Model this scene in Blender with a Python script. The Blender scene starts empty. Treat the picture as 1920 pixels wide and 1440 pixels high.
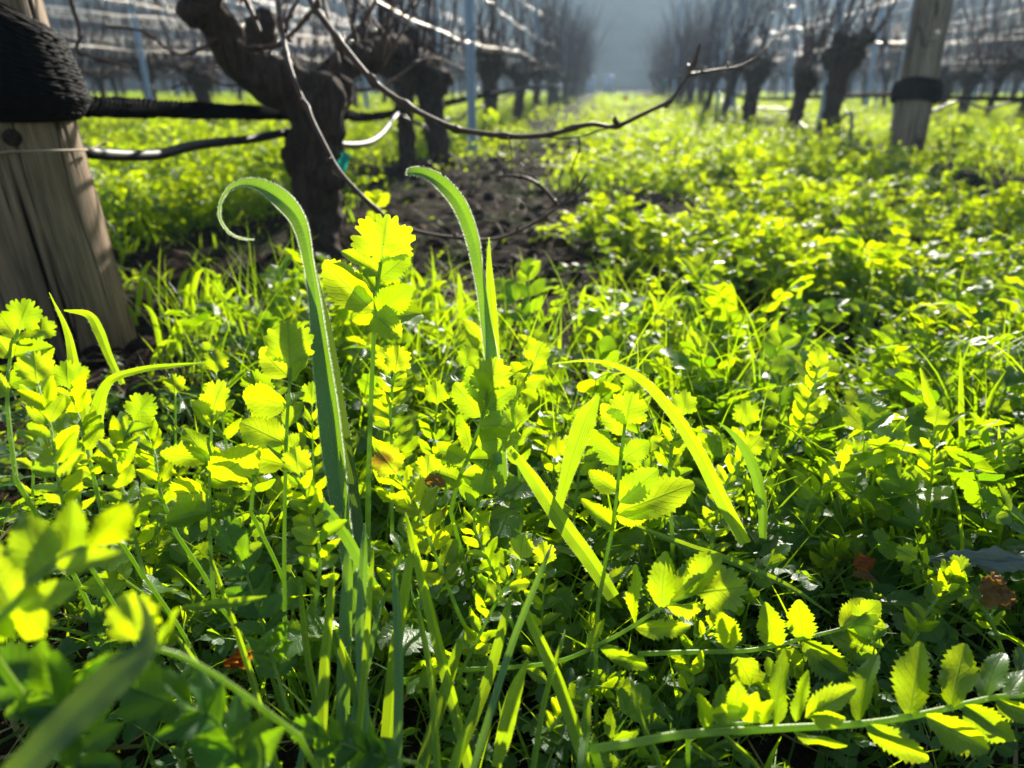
import bpy, math, random
import numpy as np
from mathutils import Vector, Matrix

rnd = random.Random(7)
RNG = np.random.default_rng(11)
R = math.radians
sc = bpy.context.scene
COL = sc.collection

# ------------------------------------------------------------------ camera
F = 1350.0                      # focal length in pixels of the 1920 x 1440 frame
PITCH = math.atan(565 / F)
YAW = math.atan(175 * math.cos(PITCH) / F)
CAM = Vector((0, 0, 0.36))
cam_data = bpy.data.cameras.new('camera')
cam = bpy.data.objects.new('camera', cam_data)
COL.objects.link(cam)
cam.location = CAM
cam.rotation_euler = (math.pi / 2 - PITCH, 0, YAW)
cam_data.sensor_width = 36
cam_data.lens = F / 1920 * 36
cam_data.clip_start = 0.01
cam_data.clip_end = 3000
cam_data.dof.use_dof = True
cam_data.dof.focus_distance = 0.47
cam_data.dof.aperture_fstop = 6.5
cam_data.dof.aperture_blades = 0
sc.camera = cam

FWD = Vector((-math.sin(YAW) * math.cos(PITCH), math.cos(YAW) * math.cos(PITCH), -math.sin(PITCH)))
RIGHT = Vector((math.cos(YAW), math.sin(YAW), 0))
UP = RIGHT.cross(FWD)


def P(px, py, z):
    """world point seen at this pixel, z metres in front of the lens"""
    return CAM + FWD * z + RIGHT * ((px - 960) / F * z) - UP * ((py - 720) / F * z)


def G(px, py, h=0.0):
    d = FWD + RIGHT * ((px - 960) / F) - UP * ((py - 720) / F)
    return CAM + d * ((h - CAM.z) / d.z)


# ------------------------------------------------------------------ light
SUN_EL, SUN_AZ = R(21), R(8)       # azimuth measured from +Y towards +X
world = bpy.data.worlds.new('World')
sc.world = world
world.use_nodes = True
wn = world.node_tree
for n in list(wn.nodes):
    wn.nodes.remove(n)
sky = wn.nodes.new('ShaderNodeTexSky')
sky.sky_type = 'NISHITA'
sky.sun_disc = False
sky.sun_elevation = SUN_EL
sky.sun_rotation = SUN_AZ
bg = wn.nodes.new('ShaderNodeBackground')
bg.inputs['Strength'].default_value = 0.055
wo = wn.nodes.new('ShaderNodeOutputWorld')
wn.links.new(sky.outputs[0], bg.inputs[0])
wn.links.new(bg.outputs[0], wo.inputs[0])

sun_data = bpy.data.lights.new('sun', 'SUN')
sun_data.energy = 5.0
sun_data.angle = R(0.55)
sun_data.color = (1.0, 0.93, 0.80)
sun = bpy.data.objects.new('sun', sun_data)
COL.objects.link(sun)
SUNV = Vector((math.sin(SUN_AZ) * math.cos(SUN_EL), math.cos(SUN_AZ) * math.cos(SUN_EL), math.sin(SUN_EL)))
sun.rotation_euler = (-SUNV).to_track_quat('-Z', 'Y').to_euler()
sun.location = SUNV * 50

sc.view_settings.view_transform = 'Standard'
sc.view_settings.look = 'None'
sc.view_settings.exposure = 1.33
sc.view_settings.gamma = 1
sc.render.engine = 'CYCLES'
cy = sc.cycles
cy.use_denoising = True
cy.max_bounces = 8
cy.diffuse_bounces = 2
cy.glossy_bounces = 2
cy.transmission_bounces = 4
cy.volume_bounces = 0
cy.sample_clamp_indirect = 4
cy.sample_clamp_direct = 150
cy.blur_glossy = 0.5


# ------------------------------------------------------------------ mesh helpers
def mesh(name, V, Q, uv=None, rn=None, mats=(), mi=None, smooth=True):
    V = np.asarray(V, np.float32)
    Q = np.asarray(Q, np.int32)
    me = bpy.data.meshes.new(name)
    me.vertices.add(len(V))
    me.vertices.foreach_set('co', V.ravel())
    me.loops.add(Q.size)
    me.loops.foreach_set('vertex_index', Q.ravel())
    me.polygons.add(len(Q))
    me.polygons.foreach_set('loop_start', np.arange(0, Q.size, 4, dtype=np.int32))
    try:
        me.polygons.foreach_set('loop_total', np.full(len(Q), 4, np.int32))
    except Exception:
        pass
    if smooth:
        me.polygons.foreach_set('use_smooth', np.ones(len(Q), bool))
    for m in mats:
        me.materials.append(m)
    if mi is not None:
        me.polygons.foreach_set('material_index', np.asarray(mi, np.int32))
    if uv is not None:
        a = me.attributes.new('uvp', 'FLOAT2', 'POINT')
        a.data.foreach_set('vector', np.asarray(uv, np.float32).ravel())
    if rn is not None:
        a = me.attributes.new('rn', 'FLOAT', 'POINT')
        a.data.foreach_set('value', np.asarray(rn, np.float32).ravel())
    me.update(calc_edges=True)
    me.validate()
    return me


class Acc:
    """collects pieces (verts, quads, uv, random value, material slot) for ONE mesh"""

    def __init__(s):
        s.V, s.Q, s.U, s.N, s.M, s.n = [], [], [], [], [], 0

    def add(s, V, Q, U, r=0.5, m=0):
        V = np.asarray(V, np.float32)
        s.V.append(V)
        s.Q.append(np.asarray(Q) + s.n)
        s.U.append(U)
        s.N.append(np.broadcast_to(np.asarray(r, np.float32), (len(V),)))
        s.M.append(np.full(len(Q), m))
        s.n += len(V)

    def arrays(s):
        return np.concatenate(s.V), np.concatenate(s.Q), np.concatenate(s.U), np.concatenate(s.N), np.concatenate(s.M)

    def mesh(s, name, mats, smooth=True):
        V, Q, U, N, M = s.arrays()
        return mesh(name, V, Q, U, N, mats, M, smooth)


def grid_quads(nr, nc, wrap=False):
    i, j = np.meshgrid(np.arange(nr - 1), np.arange(nc if wrap else nc - 1), indexing='ij')
    j2 = (j + 1) % nc
    return np.stack([i * nc + j, i * nc + j2, (i + 1) * nc + j2, (i + 1) * nc + j], -1).reshape(-1, 4)


def smooth_path(pts, n):
    """Catmull-Rom through the given points (any dimension), n samples"""
    p = np.asarray(pts, float)
    if len(p) == 2:
        t = np.linspace(0, 1, n)[:, None]
        return p[0] * (1 - t) + p[1] * t
    q = np.vstack([2 * p[0] - p[1], p, 2 * p[-1] - p[-2]])
    L = np.concatenate([[0], np.cumsum(np.linalg.norm(np.diff(p[:, :3], axis=0), axis=1))])
    s = np.linspace(0, L[-1], n)
    k = np.clip(np.searchsorted(L, s, side='right') - 1, 0, len(p) - 2)
    t = ((s - L[k]) / np.maximum(L[k + 1] - L[k], 1e-9))[:, None]
    a, b, c, d = q[k], q[k + 1], q[k + 2], q[k + 3]
    return 0.5 * (2 * b + (c - a) * t + (2 * a - 5 * b + 4 * c - d) * t ** 2 + (3 * b - a - 3 * c + d) * t ** 3)


def tube(pts, rad, sides=6, knob=0.0, seed=0, bark=None):
    pts = np.asarray(pts, float)
    n = len(pts)
    rad = np.broadcast_to(np.asarray(rad, float), (n,)).copy()
    T = np.gradient(pts, axis=0)
    T /= np.maximum(np.linalg.norm(T, axis=1, keepdims=True), 1e-9)
    ref = np.array([0.0, 0.0, 1.0]) if abs(T[0, 2]) < 0.9 else np.array([1.0, 0.0, 0.0])
    A = np.zeros((n, 3))
    a = np.cross(T[0], ref)
    a /= np.linalg.norm(a)
    for i in range(n):
        a = a - T[i] * a.dot(T[i])
        a /= max(np.linalg.norm(a), 1e-9)
        A[i] = a
    B = np.cross(T, A)
    th = np.linspace(0, 2 * math.pi, sides, endpoint=False)
    rr = np.repeat(rad[:, None], sides, 1)
    L = np.concatenate([[0], np.cumsum(np.linalg.norm(np.diff(pts, axis=0), axis=1))])
    if knob:
        g = np.random.default_rng(seed)
        for k in range(4):
            fr = (k + 1) * 1.0
            ph = g.uniform(0, 6.28, 3)
            rr = rr * (1 + knob / (k + 1) ** .6 * np.sin(th[None] * (k + 1) + ph[0] + 3 * np.sin(L[:, None] * 9 * fr + ph[1])) * np.sin(L[:, None] * 26 * fr + ph[2] + th[None]))
    if bark is not None:
        rr = rr * (1 + bark * np.sin(th[None] * 9 + 5 * np.sin(L[:, None] * 7)) * np.sin(th[None] * 5 + 2 + L[:, None] * 13))
    V = pts[:, None] + rr[..., None] * (np.cos(th)[None, :, None] * A[:, None] + np.sin(th)[None, :, None] * B[:, None])
    # closed ends: an extra collapsed ring
    V = np.concatenate([pts[:1, None].repeat(sides, 1), V, pts[-1:, None].repeat(sides, 1)])
    V[0] += (V[1] - V[0]) * .02
    V[-1] += (V[-2] - V[-1]) * .02
    uv = np.stack([np.broadcast_to(th / 6.2832, (n + 2, sides)), np.broadcast_to(np.concatenate([[0], L, [L[-1]]])[:, None], (n + 2, sides))], -1).reshape(-1, 2)
    return V.reshape(-1, 3), grid_quads(n + 2, sides, True), uv


def fan_leaf(L, W, tooth, fold, curl, wav, seed):
    """three-lobed end leaflet: a toothed disc with notches between the lobes"""
    g = np.random.default_rng(seed)
    nth, nr = 84, 6
    th = np.linspace(-math.pi, math.pi, nth, endpoint=False)
    c = .40
    r = np.where(np.abs(th) < 1.7, .58 - .02 * np.cos(th * 3), .58 - .26 * np.clip((np.abs(th) - 1.7) / .8, 0, 1))
    r = np.where(np.abs(th) > 2.85, .32 + .08 * (np.abs(th) - 2.85) / .29, r)
    for q, dpt in ((.52 + g.uniform(-.08, .08), .26), (-.55 + g.uniform(-.08, .08), .22), (1.45 + g.uniform(-.1, .1), .22), (-1.4 + g.uniform(-.1, .1), .26)):
        r = r * (1 - dpt * np.exp(-((th - q) / .09) ** 2))
    saw = np.where(np.arange(nth) % 4 == 0, -1.0, np.where(np.arange(nth) % 4 == 2, .8, .45))
    r = r * (1 + tooth * .55 * saw * (.6 + .8 * g.random(nth)) * (np.abs(th) < 2.7))
    f = np.linspace(0.02, 1, nr)[:, None]
    X = np.sin(th)[None] * r[None] * f * W / 1.0
    Y = (c + np.cos(th)[None] * r[None] * f) * L
    Z = fold * np.abs(X) * .8 - curl * (Y / L) ** 2 * L + wav * L * np.sin(Y / L * 9 + seed) * np.abs(X) / W * 2 + wav * .8 * L * np.sin(X / W * 9 + Y / L * 5)
    V = np.stack([X, Y, Z], -1).reshape(-1, 3)
    U = np.stack([X / (W * .55), Y / L], -1).reshape(-1, 2)
    return V, grid_quads(nr, nth, True), U


def leaflet(nt=7, nc=5, L=1.0, W=0.6, shape='ovate', tooth=0.13, fold=0.12, curl=0.12, wav=0.03, seed=0):
    """toothed leaflet along +Y, upper face +Z, base at the origin"""
    if shape == 'fan' and nt > 6:
        return fan_leaf(L, W, tooth, fold, curl, wav, seed)
    g = np.random.default_rng(seed)
    nr = 2 * nt + 3
    v = np.linspace(0, 1, nr)
    if shape == 'ovate':
        w = np.sin(np.pi * np.clip(v, 0, 1) ** 0.88) ** 0.58 * (0.82 + .3 * v * (1 - v) * 2)
    elif shape == 'fan':
        w = np.sin(np.pi * v ** 1.6) ** 0.7
        w = np.maximum(w, 0) * (1 - .34 * np.exp(-((v - .50) / .045) ** 2) - .26 * np.exp(-((v - .74) / .04) ** 2) - .12 * np.exp(-((v - .28) / .05) ** 2))
    else:
        w = np.sin(np.pi * v ** 0.7) ** 0.9
    if shape == 'ovate' and nt > 6:
        for _ in range(2):
            w = w * (1 - g.uniform(.04, .20) * np.exp(-((v - g.uniform(.2, .75)) / .04) ** 2))
    w = np.nan_to_num(w)
    w[0] = 0.05
    w[-1] = 0.12
    u = np.linspace(-1, 1, nc)
    X = np.zeros((nr, nc)); Y = np.zeros((nr, nc)); Z = np.zeros((nr, nc))
    for i in range(nr):
        tip = (i % 2 == 1)
        for j in range(nc):
            e = abs(u[j])
            k = 1.0
            dy = 0.0
            if e > 0.99:
                k = 1 + (tooth if tip else -tooth) * (0.35 + 1.3 * g.random())
                dy = (0.035 if tip else -0.005)
            side = 1 + 0.06 * math.sin(seed + u[j] * 2)
            X[i, j] = u[j] * w[i] * W / 2 * k * side
            Y[i, j] = (v[i] + dy * (1 - v[i]) + 0.10 * e * (v[i] - 0.35) * 0.6 * (1 - v[i])) * L
    ph = g.uniform(0, 6, 3)
    Z = fold * np.abs(X) * 1.6 - curl * (Y / L) ** 2 * L + wav * L * np.sin(Y / L * 9 + ph[0]) * (np.abs(X) / W * 2) + wav * .6 * L * np.sin(X / W * 7 + ph[1] + Y / L * 4)
    V = np.stack([X, Y, Z], -1).reshape(-1, 3)
    U = np.stack([np.broadcast_to(u, (nr, nc)), np.broadcast_to(v[:, None], (nr, nc))], -1).reshape(-1, 2)
    return V, grid_quads(nr, nc), U


def rot(axis, a):
    return np.array(Matrix.Rotation(a, 3, axis))


def compound(n=5, L=0.16, lf=0.032, nt=6, nc=5, droop=0.5, seed=0, tip='fan', thick=0.0011, r=None):
    """one pinnate leaf along +Y with toothed leaflets in pairs"""
    g = np.random.default_rng(seed)
    acc = Acc()
    s = np.linspace(0, 1, 12)
    ang = 0.25 - droop * s ** 1.3
    d = np.stack([0.10 * np.sin(s * 3 + seed), np.cos(ang), np.sin(ang)], 1)
    pts = np.concatenate([[[0, 0, 0]], np.cumsum(d[:-1] * (L / 11), axis=0)])
    V, Q, U = tube(pts, np.linspace(thick * 1.3, thick * .6, 12), 4)
    acc.add(V, Q, U, .5, 1)

    def at(t):
        x = t * 11
        i = min(int(x), 10)
        return pts[i] + (pts[i + 1] - pts[i]) * (x - i), d[i] / np.linalg.norm(d[i])
    for k in range(n):
        t = 0.30 + 0.66 * (k / max(n - 1, 1))
        p, dd = at(min(t, .98))
        size = lf * (0.55 + 0.55 * math.sin(min(1, (k + 1) / n) * 1.7)) * g.uniform(.85, 1.1)
        for sd in (-1, 1):
            V, Q, U = leaflet(nt, nc, 1, g.uniform(.55, .72), 'ovate', .09, g.uniform(-.05, .35), g.uniform(.0, .35), .03, int(g.integers(1e6)))
            V = V * size
            a = sd * R(g.uniform(48, 68) - 22 * k / n)
            M = rot('Z', -a) @ rot('Y', g.uniform(-.5, .5) + sd * 0.15) @ rot('X', g.uniform(-.25, .35))
            tilt = math.atan2(dd[2], dd[1])
            M = rot('X', tilt) @ M
            acc.add(V @ M.T + p, Q, U, g.random(), 0)
    p, dd = at(.99)
    V, Q, U = leaflet(nt, nc, 1, .85 if tip == 'fan' else .6, tip, .14, .1, g.uniform(0, .3), .04, int(g.integers(1e6)))
    M = rot('X', math.atan2(dd[2], dd[1]))
    acc.add(V * lf * 1.15 @ M.T + p, Q, U, g.random(), 0)
    return acc.arrays()


def scatter(acc, T, pos, az, elev, roll, scale, rv):
    """many transformed copies of a template (arrays) into acc"""
    V, Q, U, N, M = T
    n = len(pos)
    if n == 0:
        return
    ca, sa = np.cos(az), np.sin(az); ce, se = np.cos(elev), np.sin(elev); cr, sr = np.cos(roll), np.sin(roll)
    z = np.zeros(n); o = np.ones(n)
    Rz = np.stack([ca, -sa, z, sa, ca, z, z, z, o], -1).reshape(n, 3, 3)
    Rx = np.stack([o, z, z, z, ce, -se, z, se, ce], -1).reshape(n, 3, 3)
    Ry = np.stack([cr, z, sr, z, o, z, -sr, z, cr], -1).reshape(n, 3, 3)
    A = (Rz @ Rx @ Ry) * scale[:, None, None]
    W = np.einsum('nij,mj->nmi', A, V) + pos[:, None, :]
    m = len(V)
    QQ = (Q[None] + (np.arange(n) * m)[:, None, None]).reshape(-1, 4)
    acc.V.append(W.reshape(-1, 3).astype(np.float32))
    acc.Q.append(QQ + acc.n)
    acc.U.append(np.tile(U, (n, 1)))
    acc.N.append(((N[None] * .5 + rv[:, None] * .5)).reshape(-1))
    acc.M.append(np.tile(M, n))
    acc.n += n * m


def blades(acc, pos, az, length, width, lean, bend, segs=6, fold=.25, mslot=0, rv=None, twist=None):
    """many grass blades at once"""
    n = len(pos)
    if n == 0:
        return
    s = np.linspace(0, 1, segs + 1)
    th = lean[:, None] + bend[:, None] * s[None] ** 1.4
    st = length[:, None] / segs
    dx = np.sin(th) * st; dz = np.cos(th) * st
    hx = np.concatenate([np.zeros((n, 1)), np.cumsum(dx[:, :-1], 1)], 1)
    hz = np.concatenate([np.zeros((n, 1)), np.cumsum(dz[:, :-1], 1)], 1)
    ca, sa = np.cos(az)[:, None], np.sin(az)[:, None]
    C = np.stack([pos[:, 0:1] + hx * ca, pos[:, 1:2] + hx * sa, pos[:, 2:3] + hz], -1)
    w = width[:, None] * (np.minimum(1, .55 + 1.8 * s) * (1 - s ** 2.2) + .02)[None] * .5
    tw = (twist if twist is not None else np.zeros(n))[:, None] * s[None]
    sx = -sa * np.cos(tw) + ca * np.sin(tw) * np.cos(th)
    sy = ca * np.cos(tw) + sa * np.sin(tw) * np.cos(th)
    sz = -np.sin(tw) * np.sin(th)
    S = np.stack([sx, sy, sz], -1)
    Nn = np.stack([-np.cos(th) * ca, -np.cos(th) * sa, np.sin(th)], -1)
    W = np.stack([C - S * w[..., None] + Nn * (w * fold)[..., None], C, C + S * w[..., None] + Nn * (w * fold)[..., None]], 2)
    m = (segs + 1) * 3
    Q = grid_quads(segs + 1, 3)
    QQ = (Q[None] + (np.arange(n) * m)[:, None, None]).reshape(-1, 4)
    U = np.stack([np.broadcast_to(np.array([-1, 0, 1.]), (segs + 1, 3)), np.broadcast_to(s[:, None], (segs + 1, 3))], -1).reshape(-1, 2)
    acc.V.append(W.reshape(-1, 3).astype(np.float32)); acc.Q.append(QQ + acc.n)
    acc.U.append(np.tile(U, (n, 1)))
    acc.N.append(np.repeat(rv if rv is not None else RNG.random(n), m))
    acc.M.append(np.full(len(QQ), mslot)); acc.n += n * m


def fnoise(x, y, sc_=1.0, seed=0):
    """cheap smooth noise, about -1..1"""
    g = np.random.default_rng(seed)
    out = 0
    for k in range(7):
        a = g.uniform(0, 6.28); f = sc_ * g.uniform(.6, 2.2); p = g.uniform(0, 6.28)
        out = out + np.sin((x * math.cos(a) + y * math.sin(a)) * f + p + 1.3 * np.sin((x * math.sin(a) - y * math.cos(a)) * f * .7 + p * 2))
    return out / 4.0


# ------------------------------------------------------------------ object helpers
def link(name, me, parent=None, loc=None):
    o = bpy.data.objects.new(name, me)
    COL.objects.link(o)
    if parent:
        o.parent = parent
    if loc is not None:
        o.location = loc
    return o


def tag(o, label=None, cat=None, group=None, kind=None):
    if label: o['label'] = label
    if cat: o['category'] = cat
    if group: o['group'] = group
    if kind: o['kind'] = kind
    return o


def empty(name, loc, label, cat, group=None):
    o = bpy.data.objects.new(name, None)
    COL.objects.link(o)
    o.location = loc
    o.empty_display_size = .05
    return tag(o, label, cat, group)


# ------------------------------------------------------------------ materials
class NT:
    def __init__(s, name):
        s.m = bpy.data.materials.new(name)
        s.m.use_nodes = True
        s.t = s.m.node_tree
        for n in list(s.t.nodes):
            s.t.nodes.remove(n)
        s.out = s.n('ShaderNodeOutputMaterial')

    def n(s, typ, ins=None, **kw):
        nd = s.t.nodes.new(typ)
        for k, v in kw.items():
            setattr(nd, k, v)
        for k, v in (ins or {}).items():
            if isinstance(v, bpy.types.NodeSocket):
                s.t.links.new(v, nd.inputs[k])
            else:
                nd.inputs[k].default_value = v
        return nd

    def math(s, op, a, b=0.0, c=0.0, clamp=False):
        return s.n('ShaderNodeMath', {0: a, 1: b, 2: c}, operation=op, use_clamp=clamp).outputs[0]

    def mix(s, f, a, b, mode='MIX'):
        nd = s.n('ShaderNodeMix', data_type='RGBA', blend_type=mode)
        for i, v in ((0, f), (6, a), (7, b)):
            if isinstance(v, bpy.types.NodeSocket):
                s.t.links.new(v, nd.inputs[i])
            else:
                nd.inputs[i].default_value = v if i == 0 else (*v, 1)[:4]
        return nd.outputs[2]

    def noise(s, scale, vec=None, detail=3, rough=.55, dist=0):
        nd = s.n('ShaderNodeTexNoise', {'Scale': scale, 'Detail': detail, 'Roughness': rough, 'Distortion': dist})
        if vec is not None:
            s.t.links.new(vec, nd.inputs['Vector'])
        return nd.outputs[0]

    def ramp(s, f, stops):
        nd = s.n('ShaderNodeValToRGB', {0: f})
        el = nd.color_ramp.elements
        while len(el) < len(stops):
            el.new(.5)
        for e, (p, c) in zip(el, stops):
            e.position = p
            e.color = (*c, 1) if len(c) == 3 else c
        return nd.outputs[0]

    def map(s, vec, scale=(1, 1, 1)):
        return s.n('ShaderNodeMapping', {'Vector': vec, 'Scale': scale}).outputs[0]

    def obj(s):
        return s.n('ShaderNodeTexCoord').outputs['Object']

    def bump(s, h, strength=.5, dist=.01):
        return s.n('ShaderNodeBump', {'Height': h, 'Strength': strength, 'Distance': dist}).outputs[0]

    def end(s, sh):
        s.t.links.new(sh, s.out.inputs[0])
        return s.m


def leaf_material(name, top, trans, gloss_rough=.42, veins='leaf', spec=.5, tmix=.55, vary=.6, dry=0.0):
    t = NT(name)
    at = t.n('ShaderNodeAttribute', attribute_name='uvp').outputs['Vector']
    rn = t.n('ShaderNodeAttribute', attribute_name='rn').outputs['Fac']
    xyz = t.n('ShaderNodeSeparateXYZ', {0: at})
    u, v = xyz.outputs[0], xyz.outputs[1]
    au = t.math('ABSOLUTE', u)
    ob = t.obj()
    if veins == 'leaf':
        mid = t.math('SUBTRACT', 1, t.math('MULTIPLY', au, 13), clamp=True)
        sv = t.math('SUBTRACT', t.math('MULTIPLY', v, 7.5), t.math('MULTIPLY', au, 2.2))
        sv = t.math('ABSOLUTE', t.math('SUBTRACT', t.math('FRACT', sv), .5))
        side = t.math('SUBTRACT', 1, t.math('MULTIPLY', sv, 9), clamp=True)
        vein = t.math('MAXIMUM', mid, t.math('MULTIPLY', side, .55))
        bumpsrc = t.math('ADD', t.math('MULTIPLY', vein, -1), t.math('MULTIPLY', t.noise(700, ob, 2), .8))
    else:
        mid = t.math('SUBTRACT', 1, t.math('MULTIPLY', au, 8), clamp=True)
        st = t.math('SINE', t.math('MULTIPLY', u, 30))
        vein = t.math('MAXIMUM', mid, t.math('MULTIPLY', t.math('MAXIMUM', st, 0), .85))
        bumpsrc = t.math('MULTIPLY', vein, -1)
    n1 = t.noise(55, ob, 3)
    n2 = t.noise(9, ob, 2)
    val = t.math('ADD', t.math('MULTIPLY', rn, vary * 1.2), t.math('MULTIPLY', n1, .35))
    val = t.math('ADD', val, t.math('MULTIPLY', n2, .3))
    dk = tuple(c * .62 for c in top)
    c_top = t.mix(val, dk, tuple(min(1, c * 1.45) for c in top))
    c_top = t.mix(t.math('MULTIPLY', vein, .35), c_top, tuple(min(1, c * 1.9 + .03) for c in top))
    tr_lo = (trans[0] * .26, trans[1] * .50, trans[2])
    c_tr = t.mix(val, tr_lo, (min(1, trans[0] * 1.25), min(1, trans[1] * 1.08), trans[2]))
    c_tr = t.mix(t.math('MULTIPLY', vein, .80), c_tr, (trans[0] * .45, trans[1] * .6, .01))
    if dry:
        spot = t.math('MULTIPLY', t.math('SUBTRACT', t.noise(38, ob, 3), .66 - dry * .12), 14, clamp=True)
        c_top = t.mix(spot, c_top, (.16, .07, .02))
        c_tr = t.mix(spot, c_tr, (.50, .30, .02))
    nrm = t.bump(bumpsrc, .35, .0006)
    pr = t.n('ShaderNodeBsdfPrincipled', {'Base Color': c_top, 'Roughness': gloss_rough, 'Specular IOR Level': spec, 'Normal': nrm})
    tl = t.n('ShaderNodeBsdfTranslucent', {'Color': c_tr, 'Normal': nrm})
    mx = t.n('ShaderNodeMixShader', {0: tmix, 1: pr.outputs[0], 2: tl.outputs[0]})
    return t.end(mx.outputs[0])


LEAF = leaf_material('weed_leaf', (.050, .120, .034), (.64, .92, .001), .36, 'leaf', .6, .59, dry=.0)
LEAF2 = leaf_material('old_weed_leaf', (.07, .12, .028), (.70, .90, .003), .42, 'leaf', .5, .55, dry=.6)
BLADE = leaf_material('grass_blade', (.050, .120, .032), (.62, .92, .001), .38, 'blade', .55, .58)
FUZZY = leaf_material('downy_blade', (.07, .15, .07), (.38, .72, .008), .36, 'blade', .8, .36)
DIMB = leaf_material('shade_dimmed_blade', (.05, .10, .05), (.25, .42, .01), .5, 'blade', .4, .22)  # blade dimmed in colour and translucency to stand in for shade
DIML = leaf_material('shade_dimmed_leaf', (.030, .085, .028), (.30, .62, .002), .45, 'leaf', .4, .42)  # darker copy of LEAF with the shade painted into its colour
UNDER = leaf_material('under_leaf', (.034, .095, .030), (.48, .80, .002), .45, 'leaf', .45, .48, vary=.8)  # leaf tone lowered so the under layer looks shaded
COVER = leaf_material('cover_leaf', (.030, .090, .024), (.66, .92, .001), .48, 'leaf', .35, .54, vary=1.0)
DRY = leaf_material('straw', (.30, .23, .12), (.35, .25, .08), .6, 'blade', .3, .35)


def stem_material():
    t = NT('weed_stem')
    ob = t.obj()
    c = t.mix(t.noise(60, ob), (.16, .27, .05), (.30, .38, .09))
    pr = t.n('ShaderNodeBsdfPrincipled', {'Base Color': c, 'Roughness': .45, 'Normal': t.bump(t.noise(900, ob, 1), .3, .0005)})
    tl = t.n('ShaderNodeBsdfTranslucent', {'Color': (.65, .95, .01, 1)})
    return t.end(t.n('ShaderNodeMixShader', {0: .42, 1: pr.outputs[0], 2: tl.outputs[0]}).outputs[0])


STEM = stem_material()


def hair_material():
    t = NT('plant_hair')
    d = t.n('ShaderNodeBsdfDiffuse', {'Color': (.7, .75, .65, 1)})
    tl = t.n('ShaderNodeBsdfTranslucent', {'Color': (.85, .9, .7, 1)})
    return t.end(t.n('ShaderNodeMixShader', {0: .6, 1: d.outputs[0], 2: tl.outputs[0]}).outputs[0])


HAIR = hair_material()


def bark_material(name, a, b, sc_=30, rough=.85, spec=.3, strength=1.0, dist=.012, zs=.28):
    t = NT(name)
    ob = t.obj()
    st = t.map(ob, (1, 1, zs))
    n1 = t.noise(sc_, st, 5, .65, .6)
    n2 = t.noise(sc_ * 4, st, 3, .6)
    c = t.ramp(t.math('ADD', t.math('MULTIPLY', n1, .7), t.math('MULTIPLY', n2, .3)), [(.32, a), (.62, b), (.8, tuple(min(1, x * 1.7) for x in b))])
    h = t.math('ADD', n1, t.math('MULTIPLY', n2, .4))
    return t.end(t.n('ShaderNodeBsdfPrincipled', {'Base Color': c, 'Roughness': rough, 'Specular IOR Level': spec, 'Normal': t.bump(h, strength, dist)}).outputs[0])


BARK = bark_material('vine_bark', (.028, .019, .014), (.12, .082, .060), 60, .9, .2, 1.0, .03, .14)
CANE = bark_material('vine_cane', (.06, .030, .020), (.14, .078, .052), 60, .6, .3, .4, .001)
CANE2 = bark_material('old_cane', (.035, .018, .018), (.085, .048, .046), 60, .7, .15, .4, .001)


def wood_material(name, lo, hi, cols=26.0):
    """weathered post: uvp = (turn, height)"""
    t = NT(name)
    at = t.n('ShaderNodeAttribute', attribute_name='uvp').outputs['Vector']
    ob = t.obj()
    stretch = t.map(ob, (1, 1, .045))
    g1 = t.noise(130, stretch, 4, .6, .4)
    g2 = t.noise(420, stretch, 3, .6)
    big = t.noise(9, t.map(ob, (1, 1, .35)), 4, .6)
    wob = t.n('ShaderNodeVectorMath', {0: t.map(ob, (cols, cols, 1.1)), 1: t.n('ShaderNodeVectorMath', {0: t.n('ShaderNodeTexNoise', {'Vector': ob, 'Scale': 5.0}).outputs['Color'], 3: .8}, operation='SCALE').outputs[0]}, operation='ADD').outputs[0]
    vor = t.n('ShaderNodeTexVoronoi', {'Vector': wob, 'Scale': 1.0}, feature='DISTANCE_TO_EDGE').outputs['Distance']
    crack = t.math('SUBTRACT', 1, t.math('MULTIPLY', vor, 26), clamp=True)
    crack = t.math('MULTIPLY', crack, t.math('MULTIPLY', t.math('SUBTRACT', t.noise(7, ob, 2), .40), 6, clamp=True))
    c = t.ramp(t.math('ADD', t.math('MULTIPLY', g1, .55), t.math('MULTIPLY', g2, .45)), [(.30, lo), (.55, hi), (.75, tuple(min(1, x * 1.35) for x in hi))])
    c = t.mix(t.math('MULTIPLY', t.math('SUBTRACT', big, .45), 2.2, clamp=True), c, tuple(x * .55 for x in lo))
    c = t.mix(crack, c, (.010, .008, .007))
    cut = t.math('MULTIPLY', t.n('ShaderNodeAttribute', attribute_name='rn').outputs['Fac'], 1.3, clamp=True)
    c = t.mix(cut, c, (.008, .006, .005))
    h = t.math('SUBTRACT', t.math('ADD', t.math('MULTIPLY', g1, .5), t.math('MULTIPLY', g2, .25)), t.math('MULTIPLY', crack, 2.0))
    return t.end(t.n('ShaderNodeBsdfPrincipled', {'Base Color': c, 'Roughness': .75, 'Specular IOR Level': .3, 'Normal': t.bump(h, .8, .004)}).outputs[0])


WOOD = wood_material('weathered_wood', (.085, .058, .036), (.34, .235, .145))
WOOD2 = wood_material('tan_wood', (.17, .12, .08), (.42, .32, .22), 18)


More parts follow.
